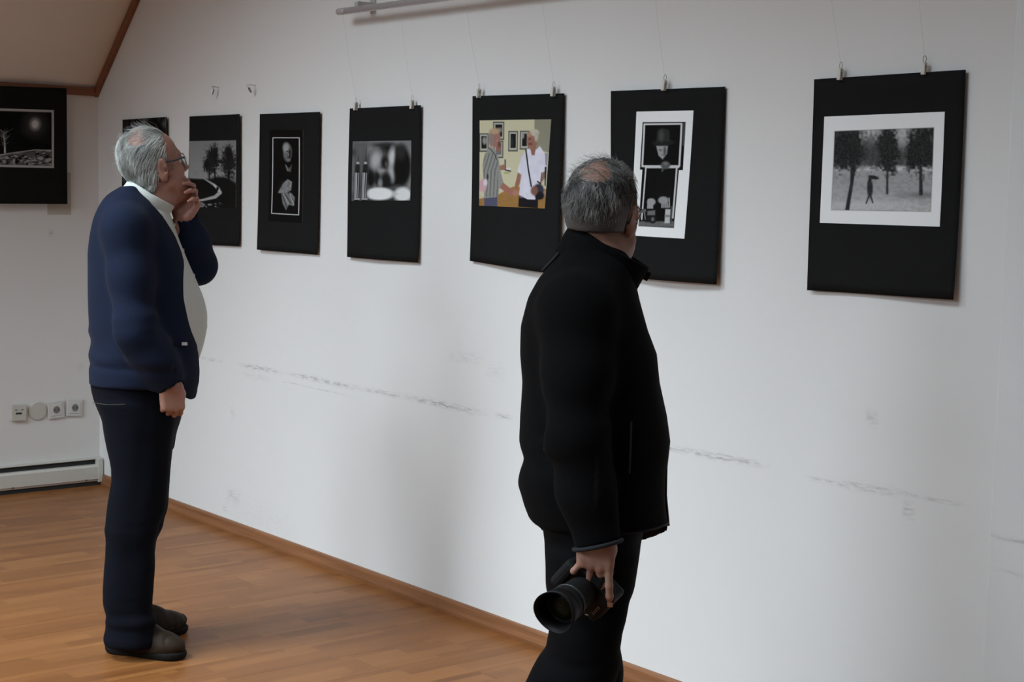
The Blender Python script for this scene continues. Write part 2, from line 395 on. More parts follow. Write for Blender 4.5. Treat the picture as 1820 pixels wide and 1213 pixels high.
def sheet(name, P, mat, parent, th, colors=None, nrm=None):
    """P: (m,n,3) front surface; nrm: direction towards the room; closed thin sheet"""
    m, n, _ = P.shape; B = P-np.array(nrm)*th
    V = np.concatenate([P.reshape(-1, 3), B.reshape(-1, 3)]); N = n*m
    i = np.arange(N).reshape(m, n); a, b, c, d = i[:-1, :-1].ravel(), i[:-1, 1:].ravel(), i[1:, 1:].ravel(), i[1:, :-1].ravel()
    Fq = [np.stack([a, d, c, b], 1), np.stack([a, b, c, d], 1)+N]
    for e in (i[0, :], i[-1, ::-1], i[::-1, 0], i[:, -1]): Fq.append(np.stack([e[:-1], e[1:], e[1:]+N, e[:-1]+N], 1))
    Fq = np.concatenate(Fq)
    me = bpy.data.meshes.new(name); me.from_pydata(V.tolist(), [], Fq.tolist())
    if colors is not None:
        at = me.color_attributes.new('ink', 'FLOAT_COLOR', 'POINT')
        c = np.concatenate([colors.reshape(-1, 3), np.full((N, 3), .75)]); c = np.concatenate([c, np.ones((2*N, 1))], 1)
        at.data.foreach_set('color', c.astype(np.float32).ravel())
    return finish(me, name, mat, parent, True if colors is None else False)

def paint_left(c):
    c.c[:] = .0
    c.blend(.5*c.noise(60, 60, 3)*np.clip((c.Y-300)/200, 0, 1)+.0, .05)
    c.ell(247, 370, 70, 75, .10, 1.6); c.ell(247, 368, 34, 40, .42, 1.0); c.ell(247, 368, 22, 26, .62, .6)
    yy = 548+14*np.sin((c.X+40)/90); c.blend(np.clip((c.Y-(585-.09*(c.X+60)))/10, 0, 1), .16)
    c.blend(np.clip((c.Y-(585-.09*(c.X+60)))/10, 0, 1)*np.clip((c.noise(26, 9, 5)-.45)*4, 0, 1), .45)
    c.blend(np.clip((c.Y-(590-.09*(c.X+60)))/20, 0, 1)*np.clip((c.noise(16, 8, 8)-.55)*4, 0, 1), .01)
    c.line([(-60, 598), (80, 575), (250, 552), (360, 556)], 7, .5, 6)
    c.line([(32, 570), (30, 500), (20, 440)], [13, 9, 4], .62, 3)
    r = np.random.default_rng(2)
    for k in range(46):
        a = r.uniform(-2.6, -.5); h = r.uniform(425, 530); L = r.uniform(25, 85)*(1 if h < 480 else .6)
        x0, x1 = 28, 28+L*math.cos(a); c.line([(x0, h), ((x0+x1)/2, h+L*.35*math.sin(a)), (x1, h+L*math.sin(a)*.8)], [3, 2, 1], .38, 2.5, .7)
def paint_path(c):
    c.c[:] = .30; c.blend(np.clip((c.Y-290)/280, 0, 1), .36); c.blend(.3*c.noise(5, 5, 2), .25)
    c.blend(np.clip((c.Y-(566+.05*(c.X-75)))/14, 0, 1), .012)
    c.blend(np.clip((c.Y-545)/10, 0, 1)*np.clip((c.X-300)/40, 0, 1)*np.clip((620-c.Y)/20, 0, 1), .22)
    for (x, y, rx, ry, sd) in ((245, 450, 52, 95, 3), (262, 380, 30, 60, 4), (365, 460, 55, 105, 5), (370, 380, 26, 60, 6), (205, 480, 22, 40, 7)): c.foliage(x, y, rx, ry, .018, sd, .95, 9)
    c.line([(228, 500), (228, 580)], 9, .015); c.line([(262, 500), (272, 590)], 10, .015); c.line([(368, 520), (368, 620)], 14, .012)
    c.ell(330, 600, 90, 34, .012, .5, .25); c.ell(240, 690, 150, 110, .012, .25)
    c.line([(190, 578), (215, 592), (260, 620), (292, 650), (305, 680), (270, 712), (190, 733), (75, 752)], [6, 9, 16, 22, 26, 24, 16, 12], .45, 7)
    c.line([(262, 622), (300, 668)], 10, .62, 6); c.ell(287, 650, 9, 16, .01, .4)
    c.blend(np.clip((c.Y-750)/8, 0, 1)*np.clip((c.noise(16, 9, 12)-.5)*4, 0, 1)*np.clip((330-c.X)/40, 0, 1), .30)
    for x in (110, 125, 140): c.line([(x, 520), (x, 560)], 3, .2, 4, .6)
def paint_portrait(c):
    c.c[:] = .004
    c.poly([(672, 215), (850, 218), (915, 220), (912, 900), (670, 888)], .0065, 4)
    fr = [(695, 272), (891, 272), (886, 846), (692, 834), (695, 272)]
    c.poly(fr, .003, 2)
    c.line(fr, 6, .62, 3)
    c.ell(803, 380, 32, 68, .20, .35); c.ell(792, 345, 22, 34, .38, .8); c.ell(818, 395, 12, 40, .05, .9, .1); c.ell(800, 372, 7, 5, .03, .5); c.ell(820, 372, 7, 5, .03, .5)
    c.line([(808, 385), (812, 405)], 5, .35, 4); c.line([(797, 424), (822, 422)], 4, .03, 4); c.ell(810, 436, 14, 12, .25, .8)
    c.poly([(785, 470), (800, 520), (825, 525), (835, 470), (815, 500)], .16, 8); c.line([(790, 475), (805, 515)], 6, .3, 5)
    c.poly([(735, 680), (770, 610), (805, 580), (835, 600), (830, 660), (790, 690)], .34, 8); c.blend(.5*c.noise(10, 18, 4)*(np.hypot((c.X-785)/50, (c.Y-640)/60) < 1), .05)
    c.poly([(760, 690), (830, 680), (857, 715), (850, 780), (815, 770), (795, 808), (770, 760)], .24, 8)
    for (x0, y0, x1, y1) in ((785, 690, 830, 760), (770, 700, 800, 790), (810, 685, 845, 735)): c.line([(x0, y0), (x1, y1)], 5, .02, 5)
    for (x0, y0, x1, y1) in ((775, 690, 812, 765), (820, 690, 850, 770)): c.line([(x0, y0), (x1, y1)], 7, .4, 6)
def paint_face(c):
    c.c[:] = .28
    c.blend(np.clip((c.noise(40, 60, 3)-.3)*1.5, 0, 1)*np.clip((230-c.X)/60, 0, 1), .05)
    c.ell(330, 370, 120, 16, .10, 1.2); c.ell(450, 360, 60, 40, .26, 1.0); c.ell(180, 400, 50, 60, .35, 1.2, 0, .7)
    c.ell(350, 515, 140, 150, .018, .3)
    c.ell(300, 510, 62, 95, .20, .8); c.ell(268, 470, 34, 62, .46, 1.1, .15); c.ell(376, 455, 24, 62, .58, 1.0, .05); c.ell(372, 560, 20, 55, .44, 1.1, -.1)
    c.ell(328, 488, 24, 44, .03, .8); c.ell(338, 500, 8, 18, .14, 1.0); c.ell(300, 545, 30, 14, .34, 1.0); c.ell(282, 596, 18, 50, .03, .9, -.2); c.ell(338, 605, 30, 46, .025, .8); c.ell(236, 600, 26, 62, .015, .8); c.ell(300, 630, 14, 30, .3, 1.1)
    c.ell(440, 515, 52, 140, .012, .45); c.ell(430, 420, 30, 50, .05, 1.0)
    c.blend(np.clip((c.Y-650)/25, 0, 1)*np.clip((c.X-205)/12, 0, 1), .08)
    c.ell(295, 700, 92, 42, .74, .35); c.ell(445, 705, 55, 48, .70, .5); c.ell(395, 700, 20, 10, .55, .8)
    c.poly([(108, 345), (215, 345), (215, 748), (108, 748)], .06, 40, .55)
    for (x, t, b) in ((146, 440, 745), (199, 378, 745)):
        c.line([(x+6, t), (x+2, 520)], [3, 6], .02, 3); c.line([(x+1, 515), (x-1, 560)], 32, .04, 5); c.line([(x, 560), (x-5, b)], 34, .02, 4)
        for dx, v in ((-13, .45), (-4, .62), (9, .38)): c.line([(x+dx, 560), (x+dx-5, b-20)], 6, v, 4)
        c.ell(x+2, 492, 10, 8, .5, .6); c.line([(x-18, b-10), (x+14, b-10)], 9, .5, 4)
def paint_handshake(c):
    L = lambda *a: tuple(lin(a))
    c.c[:] = L(214, 204, 160); c.poly([(560, 340), (790, 340), (790, 640), (740, 630), (640, 600), (640, 350)], L(150, 146, 118), 6)
    c.line([(640, 350), (640, 600)], 4, L(200, 195, 160), 4)
    c.poly([(140, 1040), (330, 1000), (470, 930), (760, 950), (760, 1130), (140, 1120)], L(176, 122, 22), 8); c.blend(.3*c.noise(50, 8, 4)*(c.Y > 1000), L(120, 80, 20))
    def frame(x0, y0, x1, y1, inner=.01):
        c.poly([(x0, y0), (x1, y0), (x1, y1), (x0, y1)], L(96, 96, 90), 4); c.poly([(x0+10, y0+12), (x1-10, y0+12), (x1-10, y1-14), (x0+10, y1-14)], L(188, 186, 168), 4)
        c.poly([(x0+20, y0+24), (x1-18, y0+24), (x1-18, y1-30), (x0+20, y1-30)], inner, 5)
    frame(285, 370, 385, 530); frame(158, 470, 245, 632); frame(420, 450, 505, 628); frame(520, 448, 600, 612); frame(290, 535, 378, 685, .18)
    c.ell(345, 440, 20, 18, .2, .8); c.ell(208, 535, 18, 30, .3, .7); c.ell(548, 490, 10, 25, .3, .7); c.ell(455, 545, 8, 40, .03, .8)
    c.line([(395, 700), (398, 780)], 12, L(58, 45, 120), 4); c.line([(396, 785), (445, 798)], 12, L(40, 32, 90), 4); c.ell(425, 775, 22, 10, L(225, 220, 215), .5); c.poly([(345, 750), (395, 735), (395, 785), (350, 790)], L(170, 110, 80), 6); c.poly([(385, 800), (445, 800), (430, 825), (385, 820)], L(190, 180, 110), 6)
    # man in striped shirt
    c.poly([(205, 1020), (330, 1015), (330, 1110), (205, 1105)], L(82, 84, 112), 5)
    c.poly([(248, 590), (300, 600), (335, 680), (350, 780), (385, 900), (345, 950), (335, 1020), (205, 1030), (198, 900), (188, 740), (215, 660)], L(150, 150, 142), 5)
    msk = c.X*0
    st = (np.sin((c.X+.25*(c.Y-800)*np.where(c.Y < 780, 1.2, .2))/5.2) > .35)
    body = (np.abs(c.X-265-(c.Y-800)*.02) < 66+.0*c.Y) & (c.Y > 640) & (c.Y < 1018)
    c.blend((st & body)*.6, L(84, 84, 86)); c.line([(250, 595), (300, 650), (320, 700)], 7, L(60, 60, 62), 4)
    c.poly([(350, 940), (380, 895), (440, 940), (480, 960), (505, 980), (490, 1015), (430, 1000)], L(176, 104, 80), 6)
    c.ell(300, 515, 52, 75, L(172, 110, 92), .25); c.ell(268, 520, 26, 70, L(150, 128, 120), .6); c.ell(300, 452, 46, 26, L(196, 158, 112), .7); c.ell(335, 600, 20, 35, L(165, 98, 80), .5); c.line([(318, 535), (355, 540)], 5, L(190, 170, 170), 4); c.ell(342, 565, 16, 30, L(120, 70, 52), .7)
    c.ell(190, 920, 38, 58, L(214, 160, 168), .35); c.ell(215, 895, 18, 30, L(225, 215, 215), .5); c.ell(235, 845, 10, 24, L(60, 60, 60), .5)
    # man in white shirt
    c.poly([(525, 1010), (690, 1030), (690, 1118), (522, 1105)], L(26, 24, 32), 5)
    c.poly([(510, 810), (545, 830), (530, 900), (515, 950), (510, 1000), (485, 1000), (486, 920)], L(168, 104, 72), 6); c.ell(495, 985, 26, 28, L(186, 122, 92), .4)
    c.poly([(705, 800), (750, 795), (740, 850), (700, 920), (680, 990), (640, 1000), (630, 950), (690, 890)], L(142, 86, 60), 6)
    c.poly([(590, 600), (650, 630), (690, 580), (730, 640), (755, 790), (708, 812), (700, 900), (665, 1042), (600, 1040), (526, 1000), (545, 825), (508, 800), (540, 670)], L(228, 224, 240), 6)
    c.blend(.35*c.noise(22, 40, 8)*((c.X > 530) & (c.X < 750) & (c.Y > 640) & (c.Y < 1030)), L(190, 186, 216))
    c.line([(575, 615), (600, 780), (630, 930)], 13, L(36, 34, 48), 4); c.ell(690, 960, 44, 56, L(50, 56, 74), .35); c.ell(700, 1010, 40, 35, L(28, 26, 34), .4); c.ell(655, 965, 30, 40, L(140, 86, 66), .5); c.line([(680, 885), (705, 905)], 12, L(30, 28, 30), 4)
    c.poly([(610, 590), (660, 580), (650, 660), (625, 660)], L(160, 96, 76), 6); c.ell(625, 530, 45, 80, L(166, 104, 80), .25); c.ell(645, 465, 36, 30, L(205, 192, 168), .5); c.ell(660, 500, 16, 40, L(190, 180, 165), .6); c.ell(605, 520, 10, 6, L(90, 50, 40), .8); c.ell(612, 562, 20, 9, L(120, 70, 60), .8); c.ell(598, 480, 18, 20, L(190, 140, 100), .8)
    c.poly([(735, 640), (760, 640), (755, 760), (740, 740)], L(150, 150, 170), 6); c.poly([(735, 760), (752, 760), (748, 930), (738, 920)], L(40, 36, 46), 5)
def paint_hat(c):
    c.c[:] = K
    c.poly([(230, 271), (465, 269), (457, 536), (218, 533)], .006, 2.5); c.poly([(232, 530), (436, 530), (420, 856), (217, 846)], .006, 2.5)
    c.poly([(452, 271), (465, 270), (461, 400), (450, 400)], .10, 4)
    c.line([(240, 283), (444, 280), (437, 514), (231, 514), (240, 283)], 10, .66, 2.5)
    c.line([(252, 520), (432, 520)], 10, .62, 2.5); c.line([(252, 520), (235, 808)], 8, .66, 2.5); c.line([(424, 520), (412, 800)], 9, .62, 2.5)
    c.ell(345, 385, 62, 18, .035, .3, -.06); c.poly([(308, 378), (314, 315), (345, 305), (378, 315), (382, 375)], .055, 8); c.ell(335, 345, 14, 30, .12, 1)
    c.poly([(308, 402), (372, 402), (368, 445), (345, 476), (322, 455)], .40, 7); c.ell(356, 430, 8, 26, .15, 1.0); c.ell(332, 425, 8, 6, .2, 1); c.line([(338, 452), (358, 452)], 3, .12, 3)
    c.ell(362, 508, 26, 22, .15, .4); c.line([(350, 520), (345, 540)], 10, .15, 4); c.ell(362, 500, 12, 8, .25, .9)
    c.blend(.25*c.noise(30, 60, 3)*((c.X > 265) & (c.X < 405) & (c.Y > 545) & (c.Y < 690)), .03)
    for k in range(4): c.line([(290-6*k, 700), (292-9*k+4, 745)], 9, .42, 4)
    c.ell(288, 712, 24, 20, .40, .4)
    for k in range(4): c.line([(350+8*k, 700), (350+11*k, 742)], 8, .40, 4)
    c.ell(356, 702, 28, 20, .38, .4); c.line([(388, 690), (392, 740)], 6, .45, 4)
    c.poly([(217, 820), (420, 820), (420, 856), (217, 846)], .16, 8); c.blend(.4*c.noise(9, 9, 7)*(c.Y > 818)*(c.Y < 848)*(c.X > 217)*(c.X < 420), .3)
    c.poly([(250, 765), (318, 758), (316, 828), (252, 822)], .025, 4); c.ell(300, 808, 20, 24, .03, .3); c.ell(300, 808, 9, 11, .2, .5); c.poly([(268, 762), (312, 758), (312, 785), (268, 785)], .22, 6); c.line([(250, 765), (256, 808)], 4, .4, 3)
    c.poly([(370, 752), (398, 752), (396, 830), (368, 830)], .55, 4); c.line([(373, 790), (392, 790)], 14, .3, 4); c.line([(404, 740), (404, 830)], 8, .12, 4)
def paint_snow(c):
    c.c[:] = K
    inn = [(175, 378), (640, 361), (626, 755), (159, 747)]
    P = ((c.X > 150) & (c.X < 650)).astype(float)
    keep = c.c.copy()
    c.c[:] = .16; c.blend(np.clip((c.noise(10, 60, 2)-.35)*2, 0, 1)*.8, .045); c.ell(340, 380, 60, 50, .62, 1.3); c.ell(500, 390, 40, 55, .58, 1.3)
    c.blend(np.clip((c.Y-535)/22, 0, 1), .46); c.blend(np.exp(-((c.Y-552)/10)**2)*np.clip((c.noise(22, 12, 4)-.25)*3, 0, 1), .78)
    c.blend(np.clip((c.Y-640)/100, 0, 1)*.8, .64); c.blend(.22*np.clip((c.noise(16, 10, 5)-.4)*3, 0, 1)*np.clip((c.Y-560)/20, 0, 1), .22)
    c.blend(.6*np.exp(-((c.Y-678)/16)**2)*np.clip((c.X-440)/120, 0, 1), .13); c.ell(330, 725, 150, 18, .62, 1.3)
    for (x, y, rx, ry, sd) in ((205, 460, 48, 95, 3), (270, 455, 55, 100, 4), (432, 465, 48, 105, 5), (585, 460, 62, 110, 6), (545, 490, 30, 60, 7), (350, 470, 40, 80, 8)): c.foliage(x, y, rx, ry, .012 if sd != 8 else .07, sd, .97 if sd != 8 else .6, 11)
    c.line([(265, 540), (258, 620), (236, 745)], [26, 16, 20], .02, 6); c.line([(428, 540), (426, 668)], [8, 11], .03, 6); c.line([(580, 540), (582, 670)], [12, 18], .03, 6)
    c.ell(362, 594, 26, 9, .02, .5, .2); c.line([(346, 592), (338, 620)], 8, .03, 4); c.ell(345, 645, 14, 44, .03, .5); c.ell(345, 605, 7, 9, .02, .5); c.line([(340, 680), (327, 715)], 7, .04, 4); c.line([(348, 680), (358, 712)], 7, .04, 4)
    c.blend(.25*c.noise(4, 4, 11), .3)
    img = c.c.copy(); c.c = keep
    # composite the picture inside the white mat
    n = 4; d = np.full(c.X.shape, 1e9); ins = np.ones(c.X.shape, bool)
    for i in range(4):
        ax, ay = inn[i]; bx, by = inn[(i+1) % 4]; cr = ((bx-ax)*(c.Y-ay)-(by-ay)*(c.X-ax))/math.hypot(bx-ax, by-ay); d = np.minimum(d, cr)
    a = np.clip(d/2+.5, 0, 1)[..., None]; c.c = c.c*(1-a)+img*a
    c.blend(np.exp(-(d/2.5)**2)*.4, .12)
def paint_smears(c):
    c.c[:] = .010; c.blend(np.clip((c.noise(70, 50, 3)-.5)*2.5, 0, 1)*.8, .20); c.blend(np.clip((c.noise(14, 40, 5)-.6)*3, 0, 1)*.5, .12); c.ell(440, 60, 30, 20, .35, 1.2)

def crop2px(pt, off, sc): return (off[0]+pt[0]/sc, off[1]+pt[1]/sc)
def poster(label, cor_px, photo_px, crop_c, paint, n=150, m=150, base=0.0, off=.012, axis=1, val=None, curl=.012, tilt=.0, white=None, photo_th=.0012, seed=0, mount=None):
    """cor_px: card corners in photograph pixels (wall plane); photo_px: print corners; crop_c: same corners in paint units"""
    nrm = np.array([0, -1.0, 0]) if axis == 1 else np.array([1.0, 0, 0])
    pl = (-off if axis == 1 else off) if val is None else val
    cor = [on_plane(u, v, axis, pl) for u, v in cor_px]
    r = np.random.default_rng(seed); ph = r.uniform(0, 6, 3)
    def shape(U, V):
        return (tilt*V+curl*V**2*(.55+.45*np.cos(2*U*2.2+ph[0]))+.003*np.sin(3*U+ph[1])*np.sin(4*V+ph[2])+.001)
    base_c = (cor[2]+cor[3])/2
    e = empty('poster', tuple(base_c-nrm*off*0)); tag(e, label, 'poster', 'mounted photographs on the walls')
    P = quad_grid(cor, 24, 24, lambda U, V: shape(U, V)[..., None]*nrm)
    sheet('backing_card', P-base_c, M_CARD, e, .0016, nrm=nrm)
    # print lies on the card: find card (U,V) of each print corner by plane coordinates
    def uv(p):
        h = 0 if axis == 1 else 1
        A, B, D = cor[0], cor[1], cor[3]; M2 = np.array([[B[h]-A[h], D[h]-A[h]], [B[2]-A[2], D[2]-A[2]]])
        return np.linalg.solve(M2, np.array([p[h]-A[h], p[2]-A[2]]))
    pc = [on_plane(u, v, axis, pl) for u, v in photo_px]; q = [uv(p) for p in pc]
    def uvgrid(n_, m_):
        U, V = np.meshgrid(np.linspace(0, 1, n_), np.linspace(0, 1, m_)); U = U[..., None]; V = V[..., None]
        return (1-V)*((1-U)*q[0]+U*q[1])+V*((1-U)*q[3]+U*q[2])
    cv = Canvas(crop_c, n, m, base); paint(cv)
    if paint is paint_handshake:
        g_ = cv.c.mean(-1, keepdims=True); cv.c = (.74*cv.c+.26*g_)*.92
    else: cv.c = np.clip(cv.c, 0, 1)**1.3*1.08
    G = uvgrid(n, m); Pp = quad_grid(pc, n, m, lambda U, V: 0*U[..., None]*nrm)
    Pp = Pp+(shape(G[..., 0], G[..., 1])+photo_th+.0008)[..., None]*nrm
    sheet('photo_print', Pp-base_c, M_PRINT, e, photo_th, cv.c, nrm)
    return e, cor
Z6 = lambda pts, off, sc: [crop2px(p, off, sc) for p in pts]
# the posters (pixel corners: TL, TR, BR, BL)
cL = [(-60, 252), (384, 266), (387, 683), (-60, 674)]
def paint_left_b(c):
    paint_left(c)
    for a, b in (((-60, 252), (384, 266)), ((384, 266), (387, 683)), ((387, 683), (-60, 674))): c.line([a, b], 34, .50, 2)
    for a, b in (((-60, 276), (366, 284)), ((366, 284), (368, 664)), ((368, 664), (-60, 655))): c.line([a, b], 3, .05, 2)
poster('black poster with moonlit bare tree landscape on the end wall', [(-50, 151), (118, 157), (120, 363), (-50, 362)],
       Z6(cL, (0, 130), 4.043), cL, paint_left_b, off=.045, axis=0, curl=.0, seed=1)
poster('dark poster mostly hidden behind the white-haired man', [(217, 213), (297, 208), (299, 416), (219, 410)],
       [(217.6, 213.6), (296.4, 208.6), (298.4, 410), (219.4, 405)], [(330, 128), (630, 108), (630, 800), (330, 800)], paint_smears, seed=2, curl=.004)
c2 = [(72, 297), (423, 291), (416, 790), (75, 790)]
poster('black poster with winding path and two trees beside the raised hand', [(336, 207), (427, 203), (426, 438), (336, 434)], Z6(c2, (320, 180), 4.183), c2, paint_path, seed=3, curl=.006)
c3 = [(672, 213), (918, 216), (912, 905), (668, 888)]
poster('black poster with narrow dark portrait of an old man and hands', [(462, 203), (569, 199), (565, 453), (460, 444)], Z6(c3, (320, 180), 4.183), c3, paint_portrait, n=130, m=220, seed=4, curl=.01)
c4 = [(110, 347), (497, 341), (491, 745), (106, 748)]
poster('black poster with blurred face and two glass syringes', [(622, 193), (748, 187), (744, 467), (619, 457)], Z6(c4, (600, 160), 3.79), c4, paint_face, seed=5, curl=.012)
c5 = [(165, 360), (778, 350), (745, 1120), (157, 1095)]
poster('black poster with colour photo of two men shaking hands', [(841, 171), (1002, 166), (997, 488), (836, 464)], Z6(c5, (820, 140), 4.85), c5, paint_handshake, n=180, m=200, seed=6, curl=.02)
c6 = [(195, 213), (506, 207), (478, 916), (168, 898)]
poster('black poster with tall white-matted collage of a man in hat', [(1087, 162), (1288, 154), (1278, 506), (1085, 490)], Z6(c6, (1070, 130), 3.11), c6, paint_hat, n=150, m=260, seed=7, curl=.022)
c7 = [(122, 310), (688, 287), (667, 826), (103, 808)]
poster('black poster with white-matted snowy park and umbrella figure', [(1447, 141), (1717, 124), (1700, 533), (1437, 516)], Z6(c7, (1420, 90), 2.637), c7, paint_snow, n=210, m=210, seed=8, curl=.014)

# ------------------------------------------------------------------ picture rail, nylon lines and clips
RY, RZ = -.075, 2.258
rl = empty('picture_rail', (2.385, RY, RZ)); tag(rl, 'grey aluminium picture rail fixed high on the long wall', 'rail')
lx = 5.575-2.385
MB().tube([(.02, 0, 0), (lx, 0, 0)], .0118, 14).build('tube', M_METAL, rl, smooth=True)
MB().box((.03, -.004, -.013), (lx, .004, -.008)).build('channel', M_METAL, rl)
MB().lathe([(0, .006), (.004, .0125), (.05, .0135), (.056, .012)], (0, 0, 0), (1, 0, 0), 18).build('end_cap', M_METAL, rl, smooth=True)
for bx in (.14, 1.15, 2.15, 3.1):
    b = MB().box((bx-.012, -.006, .006), (bx+.012, .006, .026)); b.box((bx-.008, .0, .014), (bx+.008, -RY-.0005, .030)); b.box((bx-.018, -RY-.005, -.01), (bx+.018, -RY-.0005, .05)); b.build('bracket', M_METAL, rl)
clips = [(633, 189, 'second', 'syringe poster'), (733, 186, '', 'syringe poster'), (852, 166, '', ''), (984, 163, '', ''), (1181, 152, '', ''), (1494, 132, '', ''), (1643, 122, '', ''), (378, 163, '', ''), (444, 160, '', '')]
cl_lab = ['white clip on the top edge of the syringe poster, farther one', 'white clip on the top edge of the syringe poster, nearer one',
          'white clip on the handshake poster, end nearer the syringe poster', 'white clip on the handshake poster, end nearer the hat collage poster',
          'single white clip in the middle of the hat collage poster top', 'white clip on the snowy park poster, end nearer the hat poster',
          'white clip on the snowy park poster, end nearer the pier', 'empty clip hanging above the winding path poster', 'empty clip hanging above the gap beside the narrow portrait poster']
def clip_parts(e, empty_clip):
    col = M_PEG if not empty_clip else M_STEEL
    MB().prism([(-.0055, -.016), (.0055, -.016), (.0048, .016), (-.0048, .016)], -.010, -.0045, lambda p, q, t: (p, t, q)).build('front_jaw', col, e, bevel=.001)
    MB().prism([(-.0055, -.016), (.0055, -.016), (.0048, .016), (-.0048, .016)], .0015, .006, lambda p, q, t: (p, t, q)).build('rear_jaw', col, e, bevel=.001)
    MB().lathe([(-.007, .0035), (.007, .0035)], (0, -.002, .006), (1, 0, 0), 10).build('spring', M_STEEL, e)
    MB().tube([(.004*math.cos(a)*1.2, -.002, .024+.009*math.sin(a)) for a in np.linspace(-1.57, 4.71, 15)], .0009, 6).build('ring', M_STEEL, e)
for i, (u, v, *_) in enumerate(clips):
    P = on_plane(u, v, 1, -.018)
    ec = i > 6
    if ec: P = on_plane(u, v, 1, -.03)
    e = empty('poster_clip', tuple(P), (0, [.12, .05, .1, .08, .12, .06, .02, .3, -.5][i], [.0, .1, -.2, .1, .2, .1, .2, .6, 1.0][i]))
    tag(e, cl_lab[i], 'clip', 'clips hanging from the rail'); clip_parts(e, ec)
    if ec: e.scale = (.75,)*3
    tx = P[0]-[.015, .012, .02, .012, .008, .025, .01, 0, 0][i]
    if not ec:
        s = MB().tube([(tx, RY, RZ-.010), ((tx+P[0])/2+.004, (RY+P[1]-.002)/2-.004, (RZ+P[2])/2), (P[0], P[1]-.002, P[2]+.0325)], .0004, 5).build('nylon_line', M_STR)
        tag(s, 'thin nylon line down to '+['syringe poster clip farther from handshake poster', 'syringe poster clip nearer the handshake poster', 'handshake poster clip nearer the syringe poster', 'handshake poster clip nearer the hat poster', 'the single clip of the hat poster', 'snowy park poster clip nearer the hat poster', 'snowy park poster clip nearer the pier'][i], 'line', 'nylon lines')
    else:
        s = MB().tube([(P[0], P[1]-.004, P[2]+.023), (P[0], -.0005, P[2]+.021)], .0012, 8).build('wall_nail', M_STEEL); tag(s, 'small nail in the wall holding the '+cl_lab[i].split(' hanging')[0]+' above '+('the winding path poster' if i == 7 else 'the portrait gap'), 'nail')
#PEOPLE
# ------------------------------------------------------------------ people: smooth implicit bodies meshed with surface nets
def smin(a, b, k):
    if k <= 0: return np.minimum(a, b)
    h = np.maximum(k-np.abs(a-b), 0)/k; return np.minimum(a, b)-h*h*k*.25
def rotm(ax, ang):
    ax = np.array(ax, float); ax /= np.linalg.norm(ax); c, s = math.cos(ang), math.sin(ang); x, y, z = ax
    return np.array([[c+x*x*(1-c), x*y*(1-c)-z*s, x*z*(1-c)+y*s], [y*x*(1-c)+z*s, c+y*y*(1-c), y*z*(1-c)-x*s], [z*x*(1-c)-y*s, z*y*(1-c)+x*s, c+z*z*(1-c)]])
def axis_grid(lo, hi, h, fine=()):
    """grid coordinates with spacing h, finer (h2) inside the given (a,b,h2) intervals"""
    out = [lo]
    while out[-1] < hi:
        s = h
        for a, b, h2 in fine:
            if a-1e-9 <= out[-1] < b: s = min(s, h2)
        out.append(out[-1]+s)
    return np.array(out, np.float32)
